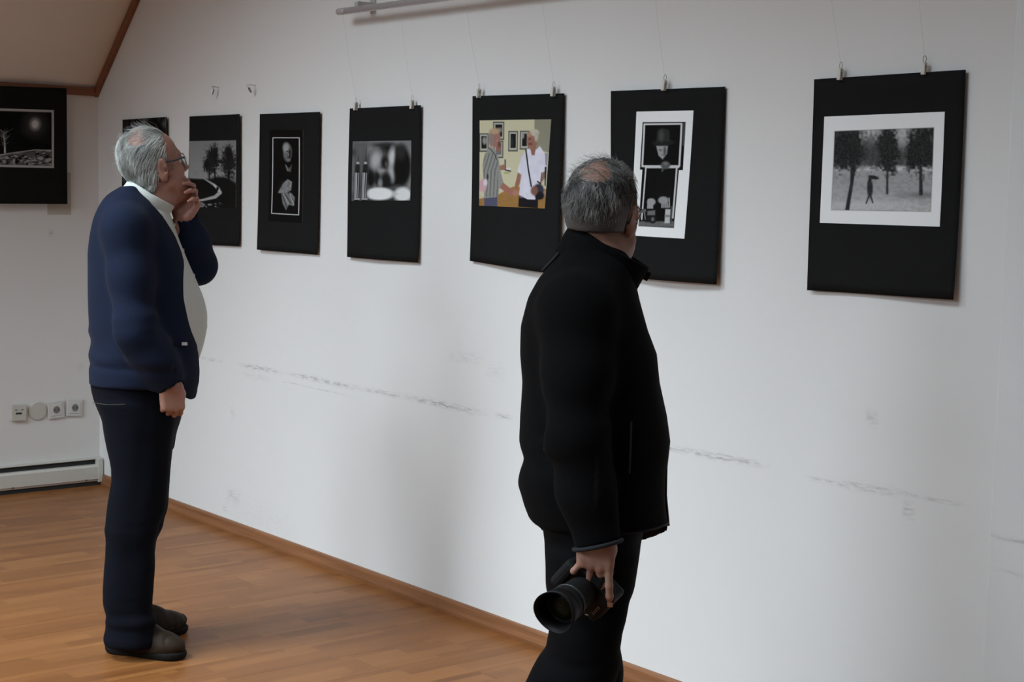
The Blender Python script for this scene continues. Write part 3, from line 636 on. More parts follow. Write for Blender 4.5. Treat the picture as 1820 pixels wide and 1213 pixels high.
class Field:
    def __init__(s, xs, ys, zs):
        s.a = (xs, ys, zs); s.D = np.full((len(xs), len(ys), len(zs)), .5, np.float32)
    def box(s, lo, hi):
        sl = []
        for i in range(3):
            a = np.searchsorted(s.a[i], lo[i]); b = np.searchsorted(s.a[i], hi[i]); sl.append(slice(max(a-1, 0), max(b+1, 1)))
        X, Y, Z = s.a[0][sl[0]][:, None, None], s.a[1][sl[1]][None, :, None], s.a[2][sl[2]][None, None, :]
        return tuple(sl), X, Y, Z
    def _put(s, sl, d, k, mode):
        if s.D[sl].size == 0: return
        if mode == '+': s.D[sl] = smin(s.D[sl], d, k)
        elif mode == '-': s.D[sl] = -smin(-s.D[sl], d, k)
    def ell(s, c, r, R=None, k=.01, mode='+'):
        c = np.array(c, float); r = np.array(r, float); m = max(r)+k+.02
        sl, X, Y, Z = s.box(c-m, c+m); P = [X-c[0], Y-c[1], Z-c[2]]
        if R is not None: P = [R[0, i]*P[0]+R[1, i]*P[1]+R[2, i]*P[2] for i in range(3)]
        q = np.sqrt((P[0]/r[0])**2+(P[1]/r[1])**2+(P[2]/r[2])**2); g = np.sqrt((P[0]/r[0]**2)**2+(P[1]/r[1]**2)**2+(P[2]/r[2]**2)**2)+1e-6
        s._put(sl, (q*(q-1)/g).astype(np.float32), k, mode); return s
    def cone(s, a, b, ra, rb, k=.01, mode='+', flat=None):
        """capsule tapering from ra to rb; flat=(unit axis, factor): thinner along that axis"""
        a = np.array(a, float); b = np.array(b, float); m = max(ra, rb)+k+.02
        sl, X, Y, Z = s.box(np.minimum(a, b)-m, np.maximum(a, b)+m); ab = b-a; L = ab@ab+1e-12
        px, py, pz = X-a[0], Y-a[1], Z-a[2]; t = np.clip((px*ab[0]+py*ab[1]+pz*ab[2])/L, 0, 1)
        dx, dy, dz = px-t*ab[0], py-t*ab[1], pz-t*ab[2]; q = dx*dx+dy*dy+dz*dz; f = 1
        if flat is not None:
            ax, f = np.array(flat[0], float), flat[1]; pr = dx*ax[0]+dy*ax[1]+dz*ax[2]; q = q+pr*pr*(1/f**2-1)
        rr = ra+(rb-ra)*t; s._put(sl, ((np.sqrt(q)-rr)*(1 if f == 1 else .8)).astype(np.float32), k, mode); return s
    def chain(s, pts, rs, k=.01, mode='+', flat=None):
        for i in range(len(pts)-1): s.cone(pts[i], pts[i+1], rs[i], rs[i+1], k, mode, flat)
        return s
    def rbox(s, c, h, r, R=None, k=.01, mode='+'):
        c = np.array(c, float); h = np.array(h, float); m = np.linalg.norm(h)+r+k+.02
        sl, X, Y, Z = s.box(c-m, c+m); P = [X-c[0], Y-c[1], Z-c[2]]
        if R is not None: P = [R[0, i]*P[0]+R[1, i]*P[1]+R[2, i]*P[2] for i in range(3)]
        q = [np.abs(P[i])-h[i]+r for i in range(3)]
        d = np.sqrt(sum(np.maximum(v, 0)**2 for v in q))+np.minimum(np.maximum(np.maximum(q[0], q[1]), q[2]), 0)-r
        s._put(sl, d.astype(np.float32), k, mode); return s
    def stack(s, rows, k=.02, mode='+', p=2.3, smooth=.03, grow=0, zcap=None):
        """horizontal sections: rows (z, x0, x1, cy, ry)"""
        rows = sorted(rows); A = np.array(rows, float); z0, z1 = A[0, 0], A[-1, 0]
        zf = np.linspace(z0-.1, z1+.1, 600); w = max(int(smooth/(zf[1]-zf[0])), 1); ker = np.hanning(2*w+3); ker /= ker.sum()
        def ip(c):
            v = np.interp(zf, A[:, 0], A[:, c]); v = np.convolve(np.pad(v, w+1, 'edge'), ker, 'valid'); return v
        X0, X1, C, RY_ = (ip(i) for i in (1, 2, 3, 4))
        m = k+.03; lo = (A[:, 1].min()-m-grow, (A[:, 3]-A[:, 4]).min()-m-grow, z0-m); hi = (A[:, 2].max()+m+grow, (A[:, 3]+A[:, 4]).max()+m+grow, z1+m)
        sl, X, Y, Z = s.box(lo, hi); zz = Z.ravel()
        g = lambda v: np.interp(zz, zf, v)[None, None, :]
        x0, x1, cy, ry = g(X0), g(X1), g(C), g(RY_)+grow; rx = (x1-x0)/2+grow; cx = (x0+x1)/2
        q = (np.abs((X-cx)/rx)**p+np.abs((Y-cy)/ry)**p)**(1/p); d = (q-1)*np.minimum(rx, ry)
        cap = np.maximum(z0-Z, Z-z1); d = -smin(-d, -cap-0*d, .012) if zcap is None else np.maximum(d, cap)
        s._put(sl, d.astype(np.float32), k, mode); return s
    def cut(s, fn, k=0):
        """keep only where fn<0"""
        X, Y, Z = s.a[0][:, None, None], s.a[1][None, :, None], s.a[2][None, None, :]
        s.D = -smin(-s.D, -(fn(X, Y, Z)+0*s.D).astype(np.float32), k); return s
    def net(s):
        D = s.D; ins = D < 0; nx_, ny_, nz_ = D.shape
        cnt = np.zeros((nx_-1, ny_-1, nz_-1), np.int8)
        for i in (0, 1):
            for j in (0, 1):
                for k in (0, 1): cnt += ins[i:nx_-1+i, j:ny_-1+j, k:nz_-1+k]
        act = (cnt > 0) & (cnt < 8); I, J, Kk = np.nonzero(act); n = len(I)
        idx = np.full(act.shape, -1, np.int32); idx[I, J, Kk] = np.arange(n)
        acc = np.zeros((n, 3)); num = np.zeros(n)
        cs = [(i, j, k) for i in (0, 1) for j in (0, 1) for k in (0, 1)]
        for c in cs:
            for ax in range(3):
                if c[ax]: continue
                d = list(c); d[ax] = 1
                va = D[I+c[0], J+c[1], Kk+c[2]]; vb = D[I+d[0], J+d[1], Kk+d[2]]; x = (va < 0) != (vb < 0)
                t = np.where(x, va/np.where(x, va-vb, 1), 0); p = np.zeros((n, 3)); p[:] = c; p[:, ax] = t
                acc += p*x[:, None]; num += x
        P = acc/num[:, None]+np.stack([I, J, Kk], 1)
        V = np.stack([np.interp(P[:, i], np.arange(len(s.a[i])), s.a[i]) for i in range(3)], 1)
        Fs = []
        for ax in range(3):
            o = [0, 1, 2]; o.remove(ax); u, v = o
            sh = [slice(None)]*3; sh[ax] = slice(0, D.shape[ax]-1); a = ins[tuple(sh)]; sh[ax] = slice(1, None); b = ins[tuple(sh)]
            ch = (a != b); e = np.stack(np.nonzero(ch), 1)
            ok = (e[:, u] > 0) & (e[:, v] > 0) & (e[:, u] < D.shape[u]-1) & (e[:, v] < D.shape[v]-1); e = e[ok]
            def cell(du, dv):
                q = e.copy(); q[:, u] -= du; q[:, v] -= dv; return idx[q[:, 0], q[:, 1], q[:, 2]]
            f = np.stack([cell(1, 1), cell(0, 1), cell(0, 0), cell(1, 0)], 1)
            fl_ = a[e[:, 0], e[:, 1], e[:, 2]]; 
            if ax == 1: fl_ = ~fl_
            f[~fl_] = f[~fl_][:, ::-1]; Fs.append(f)
        return V, np.concatenate(Fs)
def vnormals(V, Fq):
    a, b, c, d = (V[Fq[:, i]] for i in range(4)); n = np.cross(c-a, d-b); N = np.zeros_like(V)
    for i in range(4): np.add.at(N, Fq[:, i], n)
    return N/(np.linalg.norm(N, axis=1, keepdims=True)+1e-12)
def relax(V, Fq, it=2, lam=.5):
    e = np.concatenate([Fq[:, [i, (i+1) % 4]] for i in range(4)]); n = len(V)
    for _ in range(it):
        acc = np.zeros_like(V); cnt = np.zeros(n)
        np.add.at(acc, e[:, 0], V[e[:, 1]]); np.add.at(cnt, e[:, 0], 1); np.add.at(acc, e[:, 1], V[e[:, 0]]); np.add.at(cnt, e[:, 1], 1)
        V = V*(1-lam)+lam*acc/np.maximum(cnt, 1)[:, None]
    return V
def folds(V, seed, scale, amp, n=7, warp=1.2):
    """pseudo-random wrinkle heights, scale=(sx,sy,sz) wave numbers per metre"""
    r = np.random.default_rng(seed); P = V*np.array(scale); out = np.zeros(len(V))
    P = P+warp*np.sin(P[:, [1, 2, 0]]*.9+r.uniform(0, 6, 3))
    for i in range(n):
        d = r.normal(size=3); d /= np.linalg.norm(d); f = r.uniform(.7, 2.0); out += np.sin(P@d*f+r.uniform(0, 6.28))/f
    return amp*out/n**.5
def from_field(F, name, mat, parent, fold=None, it=2, mask=None):
    V, Fq = F.net(); V = relax(V, Fq, it)
    if fold is not None:
        N = vnormals(V, Fq); h = fold(V); V = V+N*h[:, None]
    me = bpy.data.meshes.new(name); me.from_pydata(V.tolist(), [], Fq.tolist())
    return finish(me, name, mat, parent, True)

def fabric(name, col, rough=.85, weave=900, var=.25, sheen=.2, bump=.25, rib=None):
    M = NM(name); c = M.coords(); n = M.noise(c, 9, 4); w_ = M.noise(c, weave, 2)
    col = np.array(col, float); cc = M.mix(n, tuple(col*(1-var)), tuple(col*(1+var)))
    cc = M.mix(M.math('MULTIPLY', w_, .35), cc, tuple(np.clip(col*1.6, 0, 1))); M.bump(w_, bump, .0012)
    return M.set(cc, rough, .08, **{'Sheen Weight': sheen*.15, 'Sheen Roughness': .5})
def skin(name, col, red):
    M = NM(name); c = M.coords(); n = M.noise(c, 22, 4); n2 = M.noise(c, 260, 3); b = M.noise(c, 60, 3)
    cc = M.mix(M.math('MULTIPLY_ADD', n, 1.6, -.35, clamp=True), col, red); cc = M.mix(M.math('MULTIPLY', b, .25), cc, tuple(np.array(col)*.7)); M.bump(n2, .25, .0008)
    M.b.inputs['Subsurface Weight'].default_value = .12; M.b.inputs['Subsurface Radius'].default_value = (.012, .004, .002); M.b.inputs['Subsurface Scale'].default_value = .5
    return M.set(cc, .52, .4)
M_SKIN1 = skin('skin_ruddy', (.37, .205, .148), (.345, .137, .105))
M_SKIN2 = skin('skin_tan', (.40, .24, .175), (.36, .16, .12))
M_NAVY = fabric('navy_knit', (.0086, .0126, .028), .9, 700, sheen=.15)
M_JEANS = fabric('dark_jeans', (.0030, .0036, .0068), .85, 1400, sheen=.05)
M_FLEECE = fabric('black_fleece', (.0030, .0030, .0033), .95, 420, sheen=.06, bump=.4)
M_BTROU = fabric('black_trousers', (.0028, .0028, .0034), .85, 1300, sheen=.04)
M_PIPE = fabric('grey_piping', (.022, .022, .025), .7, 900)
M_SHIRT = fabric('white_shirt', (.52, .53, .50), .8, 1500, var=.04, sheen=.05)
M_LEATHER = plain('brown_leather', (.026, .0155, .009), .6, .15, var=.35, scale=30, bump=.2)
M_SOLE = plain('rubber_sole', (.010, .009, .008), .8, .12)
M_STITCH = plain('stitching', (.07, .06, .045), .7)
M_RIM = plain('spectacle_frame', (.03, .03, .035), .3, .5)
M_LENS = NM('spectacle_lens').set((.9, .93, .95), .05, .5, **{'Transmission Weight': 1.0, 'Alpha': .35})
M_EYE = plain('eye_white', (.6, .57, .54), .2, .5, var=.02); M_IRIS = plain('iris', (.06, .07, .07), .2, .5)
def hairmat(name, a, b, strand=True):
    M = NM(name); n = M.node('ShaderNodeVertexColor', layer_name='tone').outputs[0] if strand else M.noise(M.coords(), 420, 2); return M.set(M.ramp(n, [(.15, a), (.85, b)]), .5, .35)
M_HAIR1 = hairmat('white_hair', (.27, .275, .255), (.88, .88, .84))
M_CAP1 = hairmat('white_hair_root', (.20, .20, .185), (.30, .30, .28), False)
M_HAIR2 = hairmat('grey_hair', (.04, .038, .036), (.40, .39, .37))
M_CAP2 = hairmat('grey_hair_root', (.05, .048, .046), (.11, .105, .10), False)

class Person:
    def __init__(s, base, label):
        s.B = np.array([base[0], base[1], 0.0]); n = s.B-CAM; n[2] = 0; n /= np.linalg.norm(n); s.n = n; s.r = np.array([n[1], -n[0], 0.0])
        s.e = empty('person', tuple(s.B), (0, 0, math.atan2(s.r[1], s.r[0]))); tag(s.e, label, 'person')
    def T(s, u, v, dy=0.0):
        """photograph pixel -> (x, z) in the upright plane through the person, dy metres behind it"""
        d = ray(u, v); t = ((s.B+dy*s.n-CAM)@s.n)/(d@s.n); P = CAM+t*d-s.B; return P@s.r, P[2]
    def P(s, u, v, dy=0.0):
        x, z = s.T(u, v, dy); return np.array([x, dy, z])
    def rows(s, lst):
        """(v, u0, u1, cy, ry) pixels -> stack rows"""
        out = []
        for v, u0, u1, cy, ry in lst:
            x0, z = s.T(u0, v, cy); x1, z1 = s.T(u1, v, cy); out.append(((z+z1)/2, x0, x1, cy, ry))
        return out
    def floor(s, u, v):
        w = on_plane(u, v, 2, 0.0)-s.B; return np.array([w@s.r, w@s.n, 0.0])
class Head:
    """head frame: x forward, y to the person's left, z up; origin between the ears"""
    def __init__(s, o, yaw, pitch, roll=0, sc=1.0, sv=None):
        s.o = np.array(o, float); s.sc = sc; s.sv = np.array(sv if sv is not None else (sc,)*3, float); s.R = rotm((0, 0, 1), yaw) @ rotm((0, 1, 0), -pitch) @ rotm((1, 0, 0), roll)
    def p(s, *a): return s.o+s.R@(np.array(a, float)*s.sv)
    def inv(s, W): return ((np.asarray(W)-s.o) @ s.R)/s.sc
def build_head(F, H, neck_to, jowl=1.0, neck_r=.058, flare=.28):
    p, R, c = H.p, H.R, H.sc
    F.ell(p(-.012, 0, .045), np.array((.099, .077, .088))*H.sv, R, .02)
    F.ell(p(.030, 0, .030), np.array((.066, .066, .075))*H.sv, R, .03)
    F.ell(p(.034, 0, -.030), np.array((.060, .061, .082))*H.sv, R, .03)
    F.ell(p(.040, 0, -.078), np.array((.050, .052*jowl, .036))*H.sv, R, .025)
    F.ell(p(.080, 0, -.098), np.array((.018, .022, .018))*H.sv, R, .02)
    F.ell(p(.030, 0, -.100), np.array((.050, .045, .026*jowl))*H.sv, R, .03)
    for sg in (-1, 1):
        F.ell(p(.064, sg*.040, -.026), np.array((.026, .024, .026))*H.sv, R, .02)
        F.cone(p(.020, sg*.062, -.055), p(.066, sg*.032, -.090), .020*c, .016*c, .03)
    F.cone(p(.086, -.034, .026), p(.086, .034, .026), .013*c, .013*c, .018)
    for sg in (-1, 1): F.ell(p(.103, sg*.032, .004), np.array((.018, .017, .012))*H.sv, R, .014, '-')
    F.cone(p(.090, 0, .016), p(.113, 0, -.022), .009*c, .0125*c, .008)
    F.ell(p(.117, 0, -.024), np.array((.0115, .0125, .0105))*H.sv, R, .006)
    for sg in (-1, 1): F.ell(p(.106, sg*.0125, -.029), np.array((.0105, .0075, .0085))*H.sv, R, .005)
    F.ell(p(.092, 0, -.054), np.array((.014, .024, .0075))*H.sv, R, .006); F.ell(p(.090, 0, -.067), np.array((.014, .021, .008))*H.sv, R, .006)
    F.cone(p(.103, -.024, -.0605), p(.103, .024, -.0605), .0022*c, .0022*c, .003, '-')
    for sg in (-1, 1):      # ears
        Re = R @ rotm((0, 0, 1), sg*flare) @ rotm((0, 1, 0), .18)
        F.ell(p(-.004, sg*.083, -.002), np.array((.0215, .0078, .0370))*H.sv, Re, .006)
        F.ell(p(-.004, sg*.079, -.031), np.array((.0115, .0075, .0140))*H.sv, Re, .006)
        F.ell(p(.000, sg*.0930, .003), np.array((.0135, .0062, .0240))*H.sv, Re, .003, '-')
        F.ell(p(.006, sg*.0905, -.007), np.array((.0070, .008, .0090))*H.sv, Re, .002, '-')
    F.chain([p(-.018, 0, -.05), p(-.030, 0, -.10), neck_to], [.056*c, neck_r, neck_r*1.12], .025)
def hand(F, H, wrist, fdir, back, scale=1.0, side=1, curls=None, spread=.06, thumb=None, k=.006, fa=None):
    """fdir: direction of the knuckles, back: outward normal of the back of the hand; side=+1: thumb on fdir x back side"""
    f = np.array(fdir, float); f /= np.linalg.norm(f); b = np.array(back, float); b -= f*(b@f); b /= np.linalg.norm(b); t = np.cross(f, b)*side; s = scale
    W = np.array(wrist, float); at = lambda a, c, d: W+s*(a*f+c*t+d*b)
    R = np.stack([f, t, b], 1)
    F.cone(at(-.05, 0, 0), at(.012, 0, 0), .027*s, .027*s, .015, flat=(b, .78))
    F.rbox(at(.050, .002, 0), (.046*s, .041*s, .0145*s), .013*s, R, .014)
    F.cone(at(.015, .022, -.008), at(.055, .034, -.010), .017*s, .014*s, .012); F.cone(at(.015, -.024, -.006), at(.07, -.030, -.006), .015*s, .012*s, .012)
    lens = [(.043, .027, .021), (.048, .031, .022), (.044, .029, .022), (.034, .021, .019)]; tips = []
    for i in range(4):
        y0 = (.030, .0105, -.0095, -.029)[i]; x0 = (.090, .094, .090, .081)[i]
        p0 = at(x0, y0, .001); cur = curls[i]; sp = spread*(1.5-i) if fa is None else fa[i]
        d = math.cos(sp)*f+math.sin(sp)*t; nb = b.copy(); r0 = (.0092, .0096, .0090, .0080)[i]*s; pts = [p0-d*.012*s, p0]; ax = np.cross(d, nb); 
        for j in range(3):
            Rj = rotm(ax, -cur[j]) ; d = Rj@d; nb = Rj@nb; pts.append(pts[-1]+d*lens[i][j]*s)
        F.chain(pts, [r0*1.06, r0*1.06, r0*.98, r0*.90, r0*.78], k)
        F.ell(p0+b*.002*s, (r0*1.12,)*3, None, .004)
        F.ell(pts[3], (r0*1.0,)*3, None, .003)
        tips.append((pts[-1], d, nb, r0))
    if thumb:
        pts = [at(.012, .024, -.006)]+[at(*q) for q in thumb]; F.chain(pts, [.0165*s, .0135*s, .0115*s, .0092*s][:len(pts)], k+.003); tips.append((pts[-1], (pts[-1]-pts[-2])/np.linalg.norm(pts[-1]-pts[-2]), b, .009*s))
    return tips
def strands(name, H, roots, dirs, mat, parent, lens, rad, seed, lift, droop=.3, seg=5, surf=None):
    """thin tapering three-sided strands lying along the skull"""
    r = np.random.default_rng(seed); V = []; Fc = []
    C = np.array((-.012, 0, .045)); Rr = np.array((.099, .077, .088)); C2 = np.array((-.026, 0, -.01)); R2 = np.array((.071, .071, .076))
    for p, d in zip(roots, dirs):
        L = r.uniform(*lens); lf = r.uniform(*lift); q = p.copy(); v = d/np.linalg.norm(d); pts = []
        wob = r.normal(size=3)*.07
        for i in range(seg+1):
            t = i/seg; pts.append(q.copy())
            v = v+wob*.3+np.array([0, 0, -droop*t*.5]); v /= np.linalg.norm(v); q = q+v*L/seg
            base = 1+(.006+lf*t)/.088
            for it_ in (0, 1):
                m1, m2 = np.linalg.norm((q-C)/Rr), np.linalg.norm((q-C2)/R2)
                Cc, m = (C, m1) if m1 < m2 else (C2, m2)
                if m < base: q = Cc+(q-Cc)*(base/m)
                elif m > base+.10: q = Cc+(q-Cc)*((base+.10)/m)
        nrm = (p-C)/np.linalg.norm(p-C); k0 = len(V)
        for i, P_ in enumerate(pts):
            tn = pts[min(i+1, seg)]-pts[max(i-1, 0)]; s_ = np.cross(tn, nrm); s_ /= np.linalg.norm(s_)+1e-9; rr = rad*(1-.75*i/seg)
            for a in (0, 2.094, 4.189): V.append(H.p(*(P_+rr*(math.cos(a)*s_+math.sin(a)*nrm))))
        for i in range(seg):
            for j in range(3): Fc.append((k0+i*3+j, k0+i*3+(j+1) % 3, k0+i*3+3+(j+1) % 3, k0+i*3+3+j))
    o = mesh(name, V, Fc, mat, parent, True); at = o.data.color_attributes.new('tone', 'FLOAT_COLOR', 'POINT')
    R0 = np.array(roots); cl_ = .5+.5*np.sin(folds(R0, 91, (60, 110, 60), 2.2)); tn_ = np.clip(.55*cl_+.45*r.random(len(R0)), 0, 1)
    t3 = np.repeat(tn_, 3*(seg+1)); at.data.foreach_set('color', np.stack([t3, t3, t3, np.ones_like(t3)], 1).astype(np.float32).ravel()); return o
def shoe(parent, heel, toe, name='shoe', L=None):
    h = np.array(heel, float); t = np.array(toe, float); d = t-h; L = L or np.linalg.norm(d); f = d/np.linalg.norm(d); up = np.array((0, 0, 1.0)); l = np.cross(up, f); k = L/.29
    A = lambda x, y, z: h+k*(x*f+y*l+z*up); R = np.stack([f, l, up], 1)
    lo = np.minimum(h, t)-.09; hi = np.maximum(h, t)+.09
    g = lambda: Field(*(axis_grid(lo[i], hi[i], .004) for i in (0, 1)), axis_grid(h[2]-.012, h[2]+.15, .0035))
    F = g(); F.ell(A(.195, .0, .042), k*np.array((.090, .050, .042)), R, .03); F.ell(A(.13, 0, .050), k*np.array((.10, .045, .050)), R, .03); F.ell(A(.055, 0, .060), k*np.array((.052, .036, .058)), R, .03)
    F.cone(A(.055, 0, .07), A(.05, 0, .115), .036*k, .038*k, .02); F.ell(A(.12, 0, .085), k*np.array((.06, .030, .035)), R, .03)
    F.cut(lambda X, Y, Z: h[2]+.020*k-Z, .004)
    sh = from_field(F, name, M_LEATHER, parent, lambda V: .0012*np.sin(folds(V, 3, (60, 60, 60), 3.0)), 2)
    F = g()
    for x, w_, r in ((.03, .030, .035), (.07, .026, .036), (.12, .026, .037), (.17, .034, .044), (.215, .036, .046), (.245, .030, .040)):
        F.ell(A(x, 0, .018), k*np.array((r*1.05, r+.001, .03)), R, .03)
    F.cut(lambda X, Y, Z: np.maximum(h[2]+.0005-Z, Z-(h[2]+.027*k)), .004)
    from_field(F, 'sole', M_SOLE, sh, None, 1)
    lc = MB()
    for i, x in enumerate((.135, .152, .168)):
        z = (.107, .103, .098)[i]; lc.tube([A(x, -.022, z-.010), A(x+.004, -.008, z), A(x+.004, .008, z), A(x, .022, z-.010)], .0022, 6)
    lc.build('laces', M_SOLE, sh, smooth=True)
    st = MB(); 
    st.tube([A(.268*math.cos(a)*.0+.19+.085*math.cos(a), .050*math.sin(a), .034+.004*math.cos(a)) for a in np.linspace(-1.75, 1.75, 21)], .0011, 5)
    st.tube([A(.175+.062*math.cos(a), .031*math.sin(a), .083-.010*math.cos(a)-.012*max(math.cos(a), 0)) for a in np.linspace(-1.9, 1.9, 17)], .0011, 5); st.build('stitching', M_STITCH, sh)
    return sh

# ================================================================== the white-haired man in the navy cardigan
A1 = Person((2.85, -1.08), 'white-haired man in navy cardigan with hand raised to his chin'); T = A1.P; E1 = A1.e
H1 = Head(T(287, 303, -.07)+np.array([-.021, .07, .006]), .33, .31, 0, .95, (.885, .96, 1.03))
LW = T(330, 388, .025); LE = T(350, 472, .12); LS = T(238, 388, .20)          # left arm (far): wrist, elbow, shoulder
RS = T(224, 402, -.185); RE = T(240, 585, -.235); RW = T(303, 682, -.185)      # right arm (near)
hipR, hipL = T(235, 735, -.095), T(240, 735, .095)
f1h, f1t = A1.floor(192, 1158), A1.floor(322, 1172); f2t = A1.floor(333, 1121); f2d = A1.floor(332, 1124)-A1.floor(281, 1134)
f2h = f2t-f2d/np.linalg.norm(f2d)*.285; f1t = f1h+(f1t-f1h)/np.linalg.norm(f1t-f1h)*.29
kR, kL = T(243, 925, -.11), T(246, 925, .08)
def body1():
    F = Field(axis_grid(-.30, .30, .006, [(-.14, .16, .0035)]), axis_grid(-.34, .34, .006, [(-.12, .16, .004)]), axis_grid(-.0, 1.84, .007, [(1.45, 1.84, .0032), (.80, .90, .0035)]))
    build_head(F, H1, T(246, 362, 0)+np.array([.0, 0, -.02]), 1.08, .053)
    F.chain([T(242, 378), T(238, 450), T(240, 560), T(240, 680)], [.07, .10, .10, .09], .05)
    F.chain([T(230, 400, -.08), RS, RE, RW], [.06, .05, .04, .026], .03); F.chain([T(240, 400, .08), LS, LE, LW], [.06, .05, .04, .026], .03)
    for hp_, kn, fh, ft in ((hipR, kR, f1h, f1t), (hipL, kL, f2h, f2t)):
        an = fh+(ft-fh)*.18+np.array([0, 0, .10]); F.chain([hp_, kn, an], [.066, .048, .034], .03); F.chain([an, fh+(ft-fh)*.2+np.array([0, 0, .05]), fh+(ft-fh)*.8+np.array([0, 0, .045])], [.034, .032, .022], .02)
    # left hand at the mouth: fingers up and bent back to the lips, palm towards the face
    hand(F, None, LW+np.array([-.016, -.004, -.004]), (.50, -.08, .82), (.54, .76, -.28), .90, side=1,
         curls=[(.45, .80, .4), (.65, .90, .4), (.80, 1.0, .5), (.95, 1.05, .5)], spread=.10, thumb=[(.045, .045, -.022), (.068, .050, -.040), (.088, .046, -.054)])
    # right hand hanging, loosely closed
    hand(F, None, RW, (.10, .05, -1.0), (.25, -1.0, .0), .94, side=-1,
         curls=[(.9, 1.25, .7), (1.0, 1.3, .7), (1.1, 1.3, .7), (1.15, 1.3, .7)], spread=.04, thumb=[(.045, .040, -.018), (.070, .034, -.030), (.088, .020, -.036)])
    return from_field(F, 'body', M_SKIN1, E1, None, 1)
body1()
for sg in (-1, 1):
    ey = MB(); c0 = H1.p(.083, sg*.032, .006); ex = H1.R@np.array((1, 0, 0)); a = [(-.0115*math.cos(t), .0115*math.sin(t)) for t in np.linspace(0.01, 3.13, 12)]
    ey.lathe(a, c0, ex, 16); eo = ey.build('eye', M_EYE, E1, True); MB().lathe([(.0098, .0055), (.0115, .0045), (.0119, 0.0005)], c0, ex, 14).build('iris', M_IRIS, eo, True)
# trousers
F = Field(axis_grid(-.28, .26, .006), axis_grid(-.28, .28, .006), axis_grid(-.03, .98, .006))
F.stack(A1.rows([(660, 160, 335, 0, .165), (690, 160, 330, 0, .17), (715, 167, 323, 0, .175), (745, 181, 321, 0, .175), (770, 184, 311, 0, .165), (800, 190, 306, 0, .14)]), .03)
F.stack(A1.rows([(715, 176, 300, -.085, .085), (760, 184, 309, -.088, .088), (800, 190, 305, -.09, .088), (845, 198, 302, -.092, .084), (900, 190, 297, -.097, .078), (950, 187, 276, -.10, .072), (1000, 185, 274, -.105, .070), (1050, 182, 268, -.112, .070), (1078, 181, 267, -.115, .072), (1096, 187, 270, -.118, .068), (1125, 186, 275, -.122, .070), (1146, 187, 277, -.124, .070)]), .02)
dyl = f2h[1]
F.stack(A1.rows([(715, 180, 305, .085, .085), (800, 196, 305, .085, .085), (900, 200, 298, .08, .075), (950, 205, 282, .075, .068), (1000, 206, 272, .06, .066), (1050, 206, 269, .04, .066), (1068, 207, 274, .03, .066), (1095, 208, 276, .02, .066), (1120, 206, 282, .015, .066)]), .02)
F.cut(lambda X, Y, Z: np.maximum(.045-Z-.0*X, Z-.97), .004)
def trfold(V):
    zk = T(240, 945, 0)[2]; za = T(240, 1085, 0)[2]; h = folds(V, 11, (16, 16, 9), .0040)+folds(V, 14, (40, 40, 16), .0015)
    h += .0055*np.exp(-((V[:, 2]-zk)/.07)**2)*np.sin(folds(V, 5, (6, 6, 34), 3.2))+.006*np.exp(-((V[:, 2]-za)/.06)**2)*np.sin(folds(V, 6, (7, 7, 40), 3.2)); return h
tr = from_field(F, 'trousers', M_JEANS, E1, trfold, 2)
pk = MB(); pk.tube([T(168, 716, -.10)+np.array([-.006, -.0, 0]), T(190, 720, -.172), T(222, 719, -.186)], .001, 6); pk.build('pocket_stitching', M_STITCH, tr)
# shirt, seen at the front and the collar
F = Field(axis_grid(-.16, .24, .005), axis_grid(-.18, .18, .006), axis_grid(.84, 1.60, .006))
F.stack(A1.rows([(350, 228, 292, 0, .065), (385, 212, 306, 0, .10), (430, 200, 321, 0, .13), (468, 190, 336, 0, .14), (500, 190, 350, 0, .145), (527, 190, 361, 0, .15), (556, 190, 368, 0, .15), (585, 190, 367, 0, .15), (615, 190, 361, 0, .15), (650, 190, 350, 0, .15), (690, 190, 330, 0, .15)]), .02, p=2.2)
sh1 = from_field(F, 'shirt', M_SHIRT, E1, lambda V: folds(V, 21, (14, 14, 9), .002), 2)
pa, pb = T(226, 327), T(304, 377); cc = (pa+pb)/2; da = (pb-pa); ra = np.linalg.norm(da)/2; da = da/np.linalg.norm(da); nb_ = np.array([-da[2], 0, da[0]]); nb_ *= np.sign(nb_[2])
F = Field(axis_grid(-.15, .20, .0035), axis_grid(-.12, .12, .004), axis_grid(1.40, 1.66, .0035))
def collar(X, Y, Z):
    a = (X-cc[0])*da[0]+(Z-cc[2])*da[2]; b = (X-cc[0])*nb_[0]+(Z-cc[2])*nb_[2]; rr = np.sqrt((a/ra)**2+(Y/.079)**2); flare = 1-.55*b
    d = (rr-flare)*.075; hh = .021+.012*np.clip(a/ra, 0, 1)
    return np.maximum(np.abs(d)-.0045, np.abs(b+.004+.006*np.clip(a/ra, 0, 1))-hh)
sl, X, Y, Z = F.box((-9,)*3, (9,)*3); F.D[:] = collar(X, Y, Z)
F.cut(lambda X, Y, Z: (.020-np.abs(Y))-9*np.maximum(cc[0]+.045-X, 0)-.0*Z, .002)
from_field(F, 'collar', M_SHIRT, sh1, None, 2)
for v, u in ((400, 312), (445, 328), (490, 347), (535, 364), (580, 369)): MB().lathe([(-.003, .0055), (.0015, .0055), (.002, .004)], T(u-1.5, v, 0), (1, 0, .1), 12).build('button', M_WHITE, sh1)
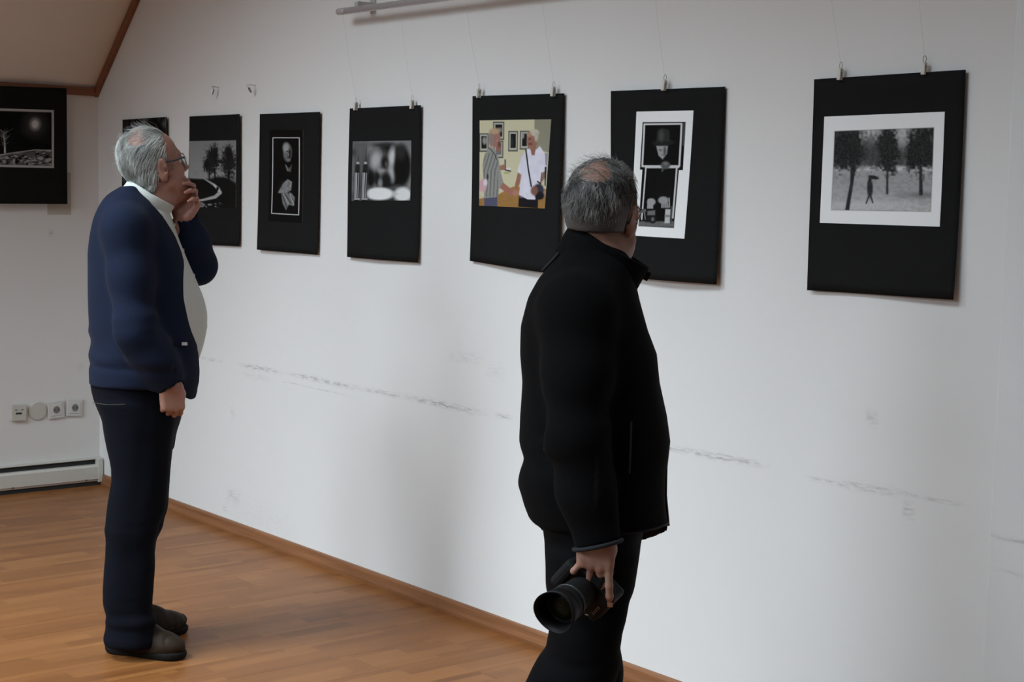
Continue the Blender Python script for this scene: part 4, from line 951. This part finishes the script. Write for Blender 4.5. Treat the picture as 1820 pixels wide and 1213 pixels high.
# cardigan
F = Field(axis_grid(-.30, .30, .0055), axis_grid(-.345, .345, .006), axis_grid(.82, 1.63, .0055))
F.stack(A1.rows([(330, 219, 246, 0, .072), (345, 192, 262, 0, .105), (365, 177, 283, 0, .145), (390, 165, 299, 0, .168), (420, 158, 315, 0, .178), (450, 154, 328, 0, .183), (500, 154, 338, 0, .186), (550, 154, 348, 0, .190), (600, 155, 356, 0, .190), (640, 155, 359, 0, .192), (665, 156, 358, 0, .190), (706, 158, 349, 0, .185)]), .02, p=2.3)
z_hb, z_hf = T(158, 683)[2], T(345, 706)[2]; xb, xf = T(158, 683)[0], T(330, 695)[0]
hem = lambda X: z_hb+np.where(X > .06, (z_hf-z_hb)*np.clip((X-.06)/.06, 0, 1), .010*np.clip((X-xb)/.2, 0, 1))
F.cut(lambda X, Y, Z: hem(X)-Z+0*Y, .004)
# open front: a V from the neck, widening over the belly
def opening(X, Y, Z):
    zt = np.clip((Z-.86)/(1.42-.86), 0, 1); half = .050+.030*np.sin(zt*3.14)+.05*np.clip((Z-1.42)/.12, 0, 1)
    return np.maximum(np.maximum(np.abs(Y)-half, .02-.3*np.clip(Z-1.40, 0, .2)-X), np.abs(Z-1.16)-.44)
X, Y, Z = F.a[0][:, None, None], F.a[1][None, :, None], F.a[2][None, None, :]
F.D = -smin(-F.D, opening(X, Y, Z).astype(np.float32), .006)
F.chain([T(222, 388, -.10), RS+np.array([0, .012, -.015]), RS*.5+RE*.5+np.array([.0, .0, 0]), RE, RE*.45+RW*.55, RW+(RE-RW)*.10], [.055, .066, .062, .058, .051, .041], .05)
F.chain([T(232, 388, .10), LS, LS*.5+LE*.5, LE, LE*.5+LW*.5, LW+(LE-LW)*.05], [.055, .066, .064, .056, .052, .042], .045)
# cavities so it hangs as a garment, sleeve mouths
wdir = (RW-RE)/np.linalg.norm(RW-RE); F.cone(RW+wdir*.03, RW-wdir*.05, .033, .033, .004, '-'); wl = (LW-LE)/np.linalg.norm(LW-LE); F.cone(LW+wl*.03, LW-wl*.04, .033, .033, .004, '-')
def cdfold(V):
    za = RE[2]; arm = np.exp(-((np.abs(V[:, 1])-.24)/.06)**2)
    h = folds(V, 31, (11, 11, 7), .0035)+folds(V, 33, (26, 26, 13), .0018)+.0045*arm*np.exp(-((V[:, 2]-za)/.10)**2)*np.sin(folds(V, 8, (14, 9, 44), 3.0))
    zr = T(156, 640)[2]; h += .005*np.exp(-((V[:, 2]-zr-.02)/.02)**2)*(V[:, 0] < .06)-.004*np.exp(-((V[:, 2]-zr+.012)/.012)**2)*(V[:, 0] < .06)
    h += .006*np.exp(-((V[:, 2]-zr-.05)/.05)**2)*np.sin(folds(V, 12, (8, 8, 26), 3.0))*(V[:, 0] < .05)
    return h
cg = from_field(F, 'cardigan', M_NAVY, E1, cdfold, 2)
pq = MB(); pq.tube([T(308, 612, -.185), T(325, 615, -.172), T(340, 614, -.145)], .0035, 6); pq.build('pocket_edge', M_NAVY, cg)
MB().box((-.009, -.003, -.004), (.009, .003, .006), np.eye(3), T(328, 612, -.180)).build('pocket_tissue', M_SHIRT, cg)
shoe(E1, f1h, f1t); shoe(E1, f2h, f2t)
# hair: root cap and combed-back strands, thin on the crown
def hair_cap(H, name, mat, parent, cutfn, bald, grow=.007, lo=-.16, hi=.20):
    F = Field(*(axis_grid(H.o[i]-.15, H.o[i]+.15, .004) for i in (0, 1)), axis_grid(H.o[2]+lo, H.o[2]+hi, .004)); c = H.sv
    F.ell(H.p(-.012, 0, .045), (np.array((.099, .077, .088))+grow)*c, H.R, .02); F.ell(H.p(-.026, 0, -.01), (np.array((.070, .070, .075))+grow)*c, H.R, .03)
    R, o = H.R, H.o
    def loc(X, Y, Z): P = [X-o[0], Y-o[1], Z-o[2]]; return [(R[0, i]*P[0]+R[1, i]*P[1]+R[2, i]*P[2])/c[i] for i in range(3)]
    F.cut(lambda X, Y, Z: cutfn(*loc(X, Y, Z)), .004)
    for cb, rb in bald: F.ell(H.p(*cb), np.array(rb)*c, H.R, .006, '-')
    return from_field(F, name, mat, parent, None, 1)
def ear_hole(x, y, z): return .034-np.sqrt((x-.006)**2+(z+.004)**2)-.3*np.maximum(.05-np.abs(y), 0)
cut1 = lambda x, y, z: np.maximum(np.maximum((x-.062)+.0*z-.35*(z-.06), -.085-z+.5*np.maximum(x+.02, 0)), np.maximum(np.minimum(.036-np.sqrt((x-.012)**2+(z+.010)**2), np.abs(y)-.0), x+.034-.060*np.clip((z+.035)/.035, 0, 1)-.35*np.maximum(z, 0)))
hair1 = hair_cap(H1, 'hair', M_CAP1, E1, cut1, [((-.048, -.052, .122), (.052, .042, .032)), ((-.02, 0, .155), (.05, .05, .026))], .004)
def roots_on(n, seed, ok):
    r = np.random.default_rng(seed); out = []
    while len(out) < n:
        d = r.normal(size=3); d /= np.linalg.norm(d); p = np.array((-.012, 0, .045))+np.array((.099, .077, .088))*d*1.05
        if p[2] < .01: p = np.array((-.026, 0, -.01))+np.array((.071, .071, .076))*d*1.05
        if ok(p, r): out.append(p)
    return out
def ok1(p, r):
    x, y, z = p
    if cut1(np.float64(x), np.float64(y), np.float64(z)) > .0: return False
    if z < .005 and x > -.038: return False
    b = min(((x+.048)/.056)**2+((y+.042)/.046)**2, ((x+.02)/.05)**2+(y/.045)**2)
    if z > .09 and b < 1: return r.random() < .10
    return True
def flow(p, seed, g):
    w_ = folds(np.array([p]), seed, (38, 38, 38), .35)[0]; w2 = folds(np.array([p]), seed+1, (38, 38, 38), .35)[0]
    low = np.clip((.11-p[2])/.12, 0, 1); return np.array([-1.0+.35*low, w_*.5, -g*low+w2*.3])
rt = roots_on(4200, 5, ok1); rg = np.random.default_rng(8); dr = [flow(p, 70, 1.05)+rg.normal(size=3)*.10 for p in rt]
strands('strands', H1, rt, dr, M_HAIR1, hair1, (.04, .085), .00065, 3, (.001, .007), .5, seg=6)
rt = roots_on(170, 15, lambda p, r: (p[2] > .09 and cut1(*p) < 0) or (p[0] < -.085 and p[2] > .0)); dr = [np.array([-.8, .1*rg.normal(), .7])+rg.normal(size=3)*.3 for _ in rt]
sb = [np.array((.036+rg.uniform(-.008, .008), -.071, -.004+rg.uniform(-.012, .012))) for _ in range(70)]
strands('sideburn_strands', H1, sb, [np.array([.15, -.1, -.9])+rg.normal(size=3)*.15 for _ in sb], M_HAIR1, hair1, (.008, .016), .0006, 6, (-.002, .0), .1, seg=3)
strands('flyaway_strands', H1, rt, dr, M_HAIR1, hair1, (.03, .06), .0005, 4, (.010, .026), .2)
# spectacles
def spectacles(H, parent, sides=(-1, 1)):
    g = empty('glasses'); g.parent = parent
    fr = MB(); yb = .0
    for sg in (-1, 1):
        c0 = np.array((.1075, sg*.033, .004)); ring = []
        for a in np.linspace(0, 2*math.pi, 25):
            ca, sa = math.cos(a), math.sin(a); ring.append(H.p(c0[0]-.006*abs(ca)*(1 if ca*sg > 0 else 0), c0[1]+.026*math.copysign(abs(ca)**.75, ca), c0[2]+.019*math.copysign(abs(sa)**.75, sa)))
        fr.tube(ring, .0015, 6, False)
        MB().lathe([(-.0006, .024), (.0006, .024)], H.p(.1068, sg*.033, .004), H.R@np.array((1, -.1*sg, 0)), 20).build('lens', M_LENS, g)
        fr.tube([H.p(.102, sg*.060, .012), H.p(.095, sg*.074, .014), H.p(.05, sg*.081, .013), H.p(.008, sg*.085, .018), H.p(-.012, sg*.083, .012), H.p(-.022, sg*.080, -.012)], .0033, 6)
    fr.tube([H.p(.1075, -.008, .010), H.p(.113, 0, .013), H.p(.1075, .008, .010)], .0015, 6); fr.build('frame', M_RIM, g, True)
spectacles(H1, E1)

# ================================================================== the man in the black fleece jacket holding a camera
d2 = ray(1060, 900); d2[2] = 0; d2 /= np.linalg.norm(d2); b2_ = CAM+3.45*d2
A2 = Person((b2_[0], b2_[1]), 'grey-haired man in black fleece jacket seen from behind, holding a camera'); T = A2.P; E2 = A2.e
H2 = Head(T(1069, 384, 0)+np.array([.0, 0, 0]), 1.16, .06, .06, .90)
RS = T(1026, 556, -.155); RE = T(1024, 785, -.225); RW = T(1062, 966, -.250)
LS = T(1055, 545, .17); LE = T(1060, 740, .22); LW = T(1050, 875, .18)
hipR, hipL = T(1045, 985, -.09), T(1060, 985, .09)
kR, kL = T(1035, 1195, -.09), T(1048, 1200, .09)
ankR = T(880, 1400, -.09); ankR = np.array([kR[0]-.235, -.09, kR[2]-.31]); ankL = np.array([kL[0]-.02, .09, .10])
def body2():
    F = Field(axis_grid(-.36, .30, .006, [(-.13, .14, .0035)]), axis_grid(-.34, .34, .006, [(-.27, .12, .004)]), axis_grid(-.0, 1.72, .007, [(1.36, 1.72, .0032), (.58, .80, .003)]))
    build_head(F, H2, T(1062, 455)+np.array([-.01, -.01, -.03]), 1.12, .060, .40)
    F.chain([T(1050, 480), T(1050, 560), T(1055, 700), T(1055, 920)], [.065, .09, .10, .09], .05)
    F.chain([T(1050, 560, -.07), RS, RE, RW], [.045, .046, .038, .027], .03); F.chain([T(1060, 555, .07), LS, LE, LW], [.05, .046, .038, .027], .03)
    for hp_, kn, an in ((hipR, kR, ankR), (hipL, kL, ankL)): F.chain([hp_, kn, an], [.065, .048, .034], .03)
    F.chain([ankL, ankL+np.array([.03, 0, -.055]), ankL+np.array([.14, 0, -.06])], [.034, .03, .022], .02)
    fd = np.array([.55, 0, -.8]); F.chain([ankR, ankR+np.array([-.03, 0, -.055]), ankR+np.array([.06, 0, -.16])], [.034, .03, .022], .02)
    t = hand(F, None, RW+np.array([-.005, 0, .036]), (.02, -.03, -1.0), (-.10, -1.0, .10), .93, side=-1, k=.004,
         curls=[(.02, .30, .25), (.42, 1.55, .9), (.48, 1.5, .9), (.35, .95, .5)], fa=[.02, .0, -.14, -.70], thumb=[(.045, .030, -.034), (.072, .020, -.056), (.092, .004, -.064)])
    hand(F, None, LW, (.10, .02, -1.0), (.2, 1.0, .0), .93, side=1, curls=[(.5, .6, .4)]*4, spread=.04, thumb=[(.045, .045, -.018), (.070, .048, -.028), (.092, .045, -.034)])
    from_field(F, 'body', M_SKIN2, E2, None, 1); return t
tips2 = body2()
nl = MB()
for (p, d, nb, r0) in tips2[:1]:
    R_ = np.stack([d, np.cross(d, nb), -nb], 1); nl.box((-.006, -.0055, .0), (.006, .0055, .0012), R_, p+nb*r0*.80)
nl.build('fingernail', plain('nail', (.50, .36, .29), .35, .4), E2, bevel=.001)
for sg in (-1, 1):
    ey = MB(); c0 = H2.p(.083, sg*.032, .006); ex = H2.R@np.array((1, 0, 0)); a = [(-.0115*math.cos(t), .0115*math.sin(t)) for t in np.linspace(0.01, 3.13, 12)]
    ey.lathe(a, c0, ex, 16); eo = ey.build('eye', M_EYE, E2, True); MB().lathe([(.0098, .0055), (.0115, .0045), (.0119, 0.0005)], c0, ex, 14).build('iris', M_IRIS, eo, True)
# trousers
F = Field(axis_grid(-.42, .26, .007), axis_grid(-.26, .26, .007), axis_grid(.02, .95, .007))
F.stack(A2.rows([(850, 965, 1150, 0, .165), (940, 965, 1145, 0, .17), (985, 972, 1136, 0, .165), (1030, 972, 1128, 0, .15)]), .03)
F.stack(A2.rows([(985, 973, 1132, -.075, .078), (1030, 974, 1126, -.075, .077), (1080, 975, 1118, -.08, .077), (1130, 976, 1108, -.09, .08), (1170, 974, 1098, -.09, .078), (1200, 968, 1086, -.09, .075)]), .03)
F.chain([kR+np.array([0, 0, .04]), kR+np.array([-.015, 0, -.02]), (kR+ankR)/2, ankR+np.array([0, 0, -.015])], [.080, .080, .074, .066], .03)
F.stack(A2.rows([(985, 985, 1130, .085, .085), (1080, 985, 1112, .09, .08), (1170, 985, 1094, .09, .074), (1213, 985, 1086, .09, .072)]), .03)
F.chain([kL+np.array([0, 0, .03]), (kL+ankL)/2, ankL+np.array([0, 0, -.02])], [.076, .070, .066], .03)
F.cut(lambda X, Y, Z: np.maximum(.05-Z-.0*X, Z-.93), .004)
from_field(F, 'trousers', M_BTROU, E2, lambda V: folds(V, 41, (15, 15, 10), .004)+.005*np.exp(-((V[:, 2]-kR[2])/.1)**2)*np.sin(folds(V, 6, (9, 7, 26), 3.0)), 2)
shoe(E2, np.array([ankL[0]-.055, .09, 0.0]), np.array([ankL[0]+.23, .09, 0.0]))
so = shoe(E2, np.array([0, 0, 0.0]), np.array([.285, 0, 0.0]))
so.rotation_euler = (0, math.radians(38), 0); hr_ = np.array(Matrix.Rotation(math.radians(38), 3, 'Y')); so.location = tuple(ankR+np.array([0, 0, -.02])-hr_@np.array([.055, 0, .085]))
so.location.z += max(0, .012-(so.location.z+(hr_@np.array([.285, 0, 0]))[2]))
# jacket
F = Field(axis_grid(-.28, .28, .0055), axis_grid(-.33, .33, .006), axis_grid(.60, 1.56, .0055))
F.stack(A2.rows([(425, 1004, 1095, 0, .075), (445, 1000, 1112, 0, .085), (470, 982, 1124, 0, .120), (495, 958, 1128, 0, .150), (530, 938, 1136, 0, .165), (580, 925, 1150, 0, .172), (630, 924, 1167, 0, .175), (680, 928, 1172, 0, .175), (740, 924, 1185, 0, .178), (785, 925, 1191, 0, .18), (812, 933, 1188, 0, .18), (832, 925, 1185, 0, .183), (862, 922, 1184, 0, .185), (893, 929, 1186, 0, .185), (925, 942, 1190, 0, .182), (960, 944, 1193, 0, .180), (1040, 946, 1190, 0, .178)]), .02, p=2.35, smooth=.016)
zb, zm, zf_ = T(945, 928, -.06)[2], T(1050, 955, -.18)[2], T(1192, 940, -.04)[2]; x_b, x_m, x_f = T(945, 928)[0], T(1050, 956)[0], T(1192, 940)[0]
hem2 = lambda X, Y: np.interp(X, [x_b, x_m, x_f], [zb, zm, zf_])-.035*np.clip(Y/.18, -.2, 1)
hm = lambda X: np.interp(X.ravel(), [x_b, x_b+.03, x_m, x_f-.02, x_f], [zb, zb-.006, zm, zm+.004, zf_]).reshape(X.shape)
F.cut(lambda X, Y, Z: hm(X)-.080*np.clip(Y/.15, -.04, 1)-Z+0*Y, .003)
F.chain([T(1045, 540, -.08), RS, RS*.5+RE*.5+np.array([.0, -.005, 0]), RE, RE*.5+RW*.5, RW+(RE-RW)*.04], [.055, .066, .062, .058, .053, .050], .05)
F.chain([T(1060, 535, .08), LS, LS*.5+LE*.5, LE, LE*.5+LW*.5, LW+(LE-LW)*.04], [.055, .066, .062, .056, .052, .045], .05)
wdir = (RW-RE)/np.linalg.norm(RW-RE); F.cone(RW+wdir*.04, RW-wdir*.05, .036, .036, .003, '-')
F.cut(lambda X, Y, Z: np.where((Y < -.17) & (np.abs(X-RW[0]) < .075), (X-RW[0])*wdir[0]+(Y-RW[1])*wdir[1]+(Z-RW[2])*wdir[2]-.004-100*(Z > .9), -1.0), .003)
# neck cavity
F.chain([T(1062, 400)+np.array([0, 0, .05]), T(1060, 440)+np.array([0, 0, -.005])], [.064, .058], .004, '-')
def jkfold(V):
    arm = np.exp(-((np.abs(V[:, 1])-.21)/.06)**2); za = RE[2]
    h = folds(V, 51, (9, 9, 6), .0038)+folds(V, 53, (24, 24, 12), .0018)+.005*arm*np.exp(-((V[:, 2]-za)/.11)**2)*np.sin(folds(V, 9, (16, 9, 42), 3.0))
    zw = T(930, 812)[2]; h += .006*np.exp(-((V[:, 2]-zw)/.06)**2)*(V[:, 0] < 0)*np.sin(folds(V, 10, (8, 8, 22), 3.0)); return h
jk = from_field(F, 'jacket', M_FLEECE, E2, jkfold, 2)
# stand collar
pa, pb = T(1005, 424), T(1135, 499); cc2 = (pa+pb)/2; da2 = pb-pa; ra2 = np.linalg.norm(da2)/2; da2 = da2/np.linalg.norm(da2); nb2 = np.array([-da2[2], 0, da2[0]]); nb2 *= np.sign(nb2[2])
F = Field(axis_grid(-.14, .18, .004), axis_grid(-.13, .13, .004), axis_grid(1.30, 1.60, .004))
sl, X, Y, Z = F.box((-9,)*3, (9,)*3)
a = (X-cc2[0])*da2[0]+(Z-cc2[2])*da2[2]; b = (X-cc2[0])*nb2[0]+(Z-cc2[2])*nb2[2]; rr = np.sqrt((a/ra2)**2+(Y/.082)**2)
F.D[:] = (np.maximum(np.abs((rr-1+.25*b)*.078)-.005, np.abs(b)-.034)-.002)
F.cut(lambda X, Y, Z: (.012-np.abs(Y))-9*np.maximum(cc2[0]+.05-X, 0)-0*Z, .002)
co2 = from_field(F, 'collar', M_FLEECE, jk, lambda V: folds(V, 61, (25, 25, 25), .0015), 2)
tg = MB().box((-.018, -.003, -.010), (.018, .003, .010), rotm((0, 1, 0), .5), T(1141, 486, -.005)).build('collar_tab', M_PIPE, co2)
def on_jacket(pts_):
    return pts_
# piping along hem and cuff, zip, pocket zip, shoulder piping
pp = MB(); ring = []
for aa in np.linspace(-math.pi*.97, -.10, 40):      # near side from back to front
    x = (x_b+x_f)/2+(x_f-x_b)/2*np.sign(math.cos(aa))*abs(math.cos(aa))**(2/2.35)*1.0; x = (x-.012)*.955+.012; y = .172*np.sign(math.sin(aa))*abs(math.sin(aa))**(2/2.35); ring.append((x, y, float(hm(np.array([x]))[0])-.080*np.clip(y/.15, -.04, 1)+.003))
pp.tube(ring, .0028, 6); pp.build('hem_piping', M_PIPE, jk, True)
cu = MB(); e1 = np.cross(wdir, (0, 1, 0)); e1 /= np.linalg.norm(e1); e2 = np.cross(wdir, e1)
cu.tube([RW+wdir*.003+.0505*(math.cos(a_)*e1+math.sin(a_)*e2) for a_ in np.linspace(0, 2*math.pi, 29)], .0045, 6, False); cu.build('cuff_piping', M_PIPE, jk, True)
zp = MB(); zp.tube([T(1122, 750, -.172), T(1121, 790, -.175), T(1119, 842, -.177)], .0025, 6); zp.build('pocket_zip', M_DARK, jk)
sp = MB(); sp.tube([T(999, 444, -.03), T(983, 462, -.05), T(964, 482, -.06)], .0035, 6); sp.build('shoulder_piping', M_PIPE, jk, True)
fz = MB(); fz.tube([T(u-5, v, -.004) for u, v in ((1128, 500), (1139, 540), (1153, 585), (1170, 630), (1175, 680), (1188, 740), (1194, 785), (1189, 830), (1188, 880), (1193, 935))], .0035, 6); fz.build('front_zip', M_DARK, jk, True)
# hair
cut2 = lambda x, y, z: np.maximum(np.maximum(x-.050-.35*(z-.06), -.032-z), np.minimum(.033-np.sqrt((x-.006)**2+(z+.008)**2), np.abs(y)))
hair2 = hair_cap(H2, 'hair', M_CAP2, E2, cut2, [((-.072, -.008, .115), (.036, .042, .034)), ((-.03, .0, .150), (.045, .045, .022))], .003)
def ok2(p, r):
    x, y, z = p
    if cut2(np.float64(x), np.float64(y), np.float64(z)) > (.003 if z < -.02 else 0): return False
    b = min(((x+.075)/.045)**2+((y+.008)/.050)**2+((z-.115)/.04)**2, ((x+.03)/.05)**2+(y/.05)**2)
    if z > .075 and b < 1: return r.random() < (.12 if b < .5 else .5)
    return True
rt = roots_on(3600, 25, ok2); dr = []
for p in rt: dr.append((np.array([-.35, -.5, -.1]) if p[2] > .085 else np.array([-.25, 0, -.9]))+rg.normal(size=3)*.3)
strands('strands', H2, rt, dr, M_HAIR2, hair2, (.016, .032), .0006, 13, (.0005, .004), .5, seg=4)
rt = roots_on(110, 35, lambda p, r: p[2] > .09 and p[0] > -.1); dr = [np.array([-.2, .9, .45])+rg.normal(size=3)*.35 for _ in rt]
strands('flyaway_strands', H2, rt, dr, M_HAIR2, hair2, (.025, .045), .0005, 14, (.008, .02), .2)
rt = roots_on(130, 45, lambda p, r: p[2] > .085 and abs(p[1]) < .06 and -.11 < p[0] < .02); dr = [np.array([-.3, -.8, .0])+rg.normal(size=3)*.25 for _ in rt]
strands('combover_strands', H2, rt, dr, M_HAIR2, hair2, (.03, .06), .0005, 17, (.001, .005), .1)
spectacles(H2, E2)

# ================================================================== the camera in his hand
M_CBODY = plain('camera_plastic', (.006, .006, .006), .55, .2, var=.2, scale=300, bump=.2)
M_RUB = plain('rubber_grip', (.010, .0105, .011), .7, .2); M_LGLASS = plain('front_element', (.004, .005, .0015), .3, .15)
M_GOLD = plain('badge_ink', (.42, .34, .20), .5)
lc_ = T(986, 1089, -.335); bc_ = T(1049, 1040, -.200); la = lc_-bc_; la = la/np.linalg.norm(la)
up_ = np.array([.62, -.10, .70]); up_ -= la*(up_@la); up_ /= np.linalg.norm(up_); rt_ = np.cross(la, up_)
RC = np.stack([rt_, la, up_], 1)
ce = empty('camera', tuple(A2.B)); ce.rotation_euler = E2.rotation_euler; tag(ce, 'black camera with hooded zoom lens hanging from the jacketed man\'s hand', 'camera')
cb = MB(); cb.box((-.062, -.030, -.045), (.062, .028, .036), RC, bc_); cb.build('camera_body', M_CBODY, ce, bevel=.008)
cb = MB(); cb.prism([(-.026, .030), (.026, .030), (.017, .058), (-.017, .058)], -.02, .036, lambda p, q, t: RC@np.array((p, t, q))+bc_); cb.build('prism_hump', M_CBODY, ce, bevel=.004)
cb = MB(); cb.box((.040, .015, -.042), (.066, .046, .034), RC, bc_); cb.build('grip', M_RUB, ce, bevel=.009)
o0 = bc_+la*.028; Lh = np.linalg.norm(lc_-o0)
MB().lathe([(0, .030), (.008, .032), (.012, .033), (Lh-.052, .035), (Lh-.050, .0375), (Lh-.034, .0375), (Lh-.032, .036)], o0, la, 40).build('lens_barrel', M_RUB, ce, True)
MB().lathe([(Lh-.060, .0372), (Lh-.060, .0385), (Lh-.056, .0385), (Lh-.056, .0372)], o0, la, 40).build('focus_ring', plain('ring_satin', (.03, .033, .035), .35, .5), ce, True)
MB().lathe([(Lh-.0318, .030), (Lh-.030, .028), (Lh-.026, .018), (Lh-.0245, .002)], o0, la, 36).build('front_glass', M_LGLASS, ce, True)
# petal hood: thin conical shell with four petals
hv = []; hf = []; n = 72; e1 = rt_; e2 = up_
for j in range(n):
    a_ = 2*math.pi*j/n; dep = .006+.016*(.5+.5*math.cos(2*a_+.5))
    for rr_, tt in ((.0385, Lh-.036), (.0455, Lh-.004+dep*.6), (.0432, Lh-.004+dep*.6), (.0365, Lh-.036)): hv.append(o0+la*tt+rr_*(math.cos(a_)*e1+math.sin(a_)*e2))
for j in range(n):
    k2 = (j+1) % n
    for q in range(4): hf.append((j*4+q, j*4+(q+1) % 4, k2*4+(q+1) % 4, k2*4+q))
mesh('lens_hood', hv, hf, M_CBODY, ce, True)
# small pale lettering strokes on the front of the body, beside the lens
def on_front(u, v):
    d = ray(u, v); dl = np.array([d@A2.r, d@A2.n, d[2]]); c0 = CAM-A2.B; cl = np.array([c0@A2.r, c0@A2.n, c0[2]]); q = bc_+la*.0285
    return cl+dl*(((q-cl)@la)/(dl@la))
for i in range(5):
    p0, p1 = on_front(1052+2.6*i, 1089-2.6*i), on_front(1056+2.6*i, 1093-2.6*i)
    MB().tube([p0, p1], .0011, 6).build('badge_stroke', M_GOLD, ce)
MB().tube([on_front(1040, 1093), on_front(1046, 1094)], .0012, 6).build('logo_mark', M_GOLD, ce)
MB().lathe([(0, .011), (.007, .011)], bc_+RC@np.array((.046, -.002, .036)), up_, 20).build('mode_dial', M_CBODY, ce)
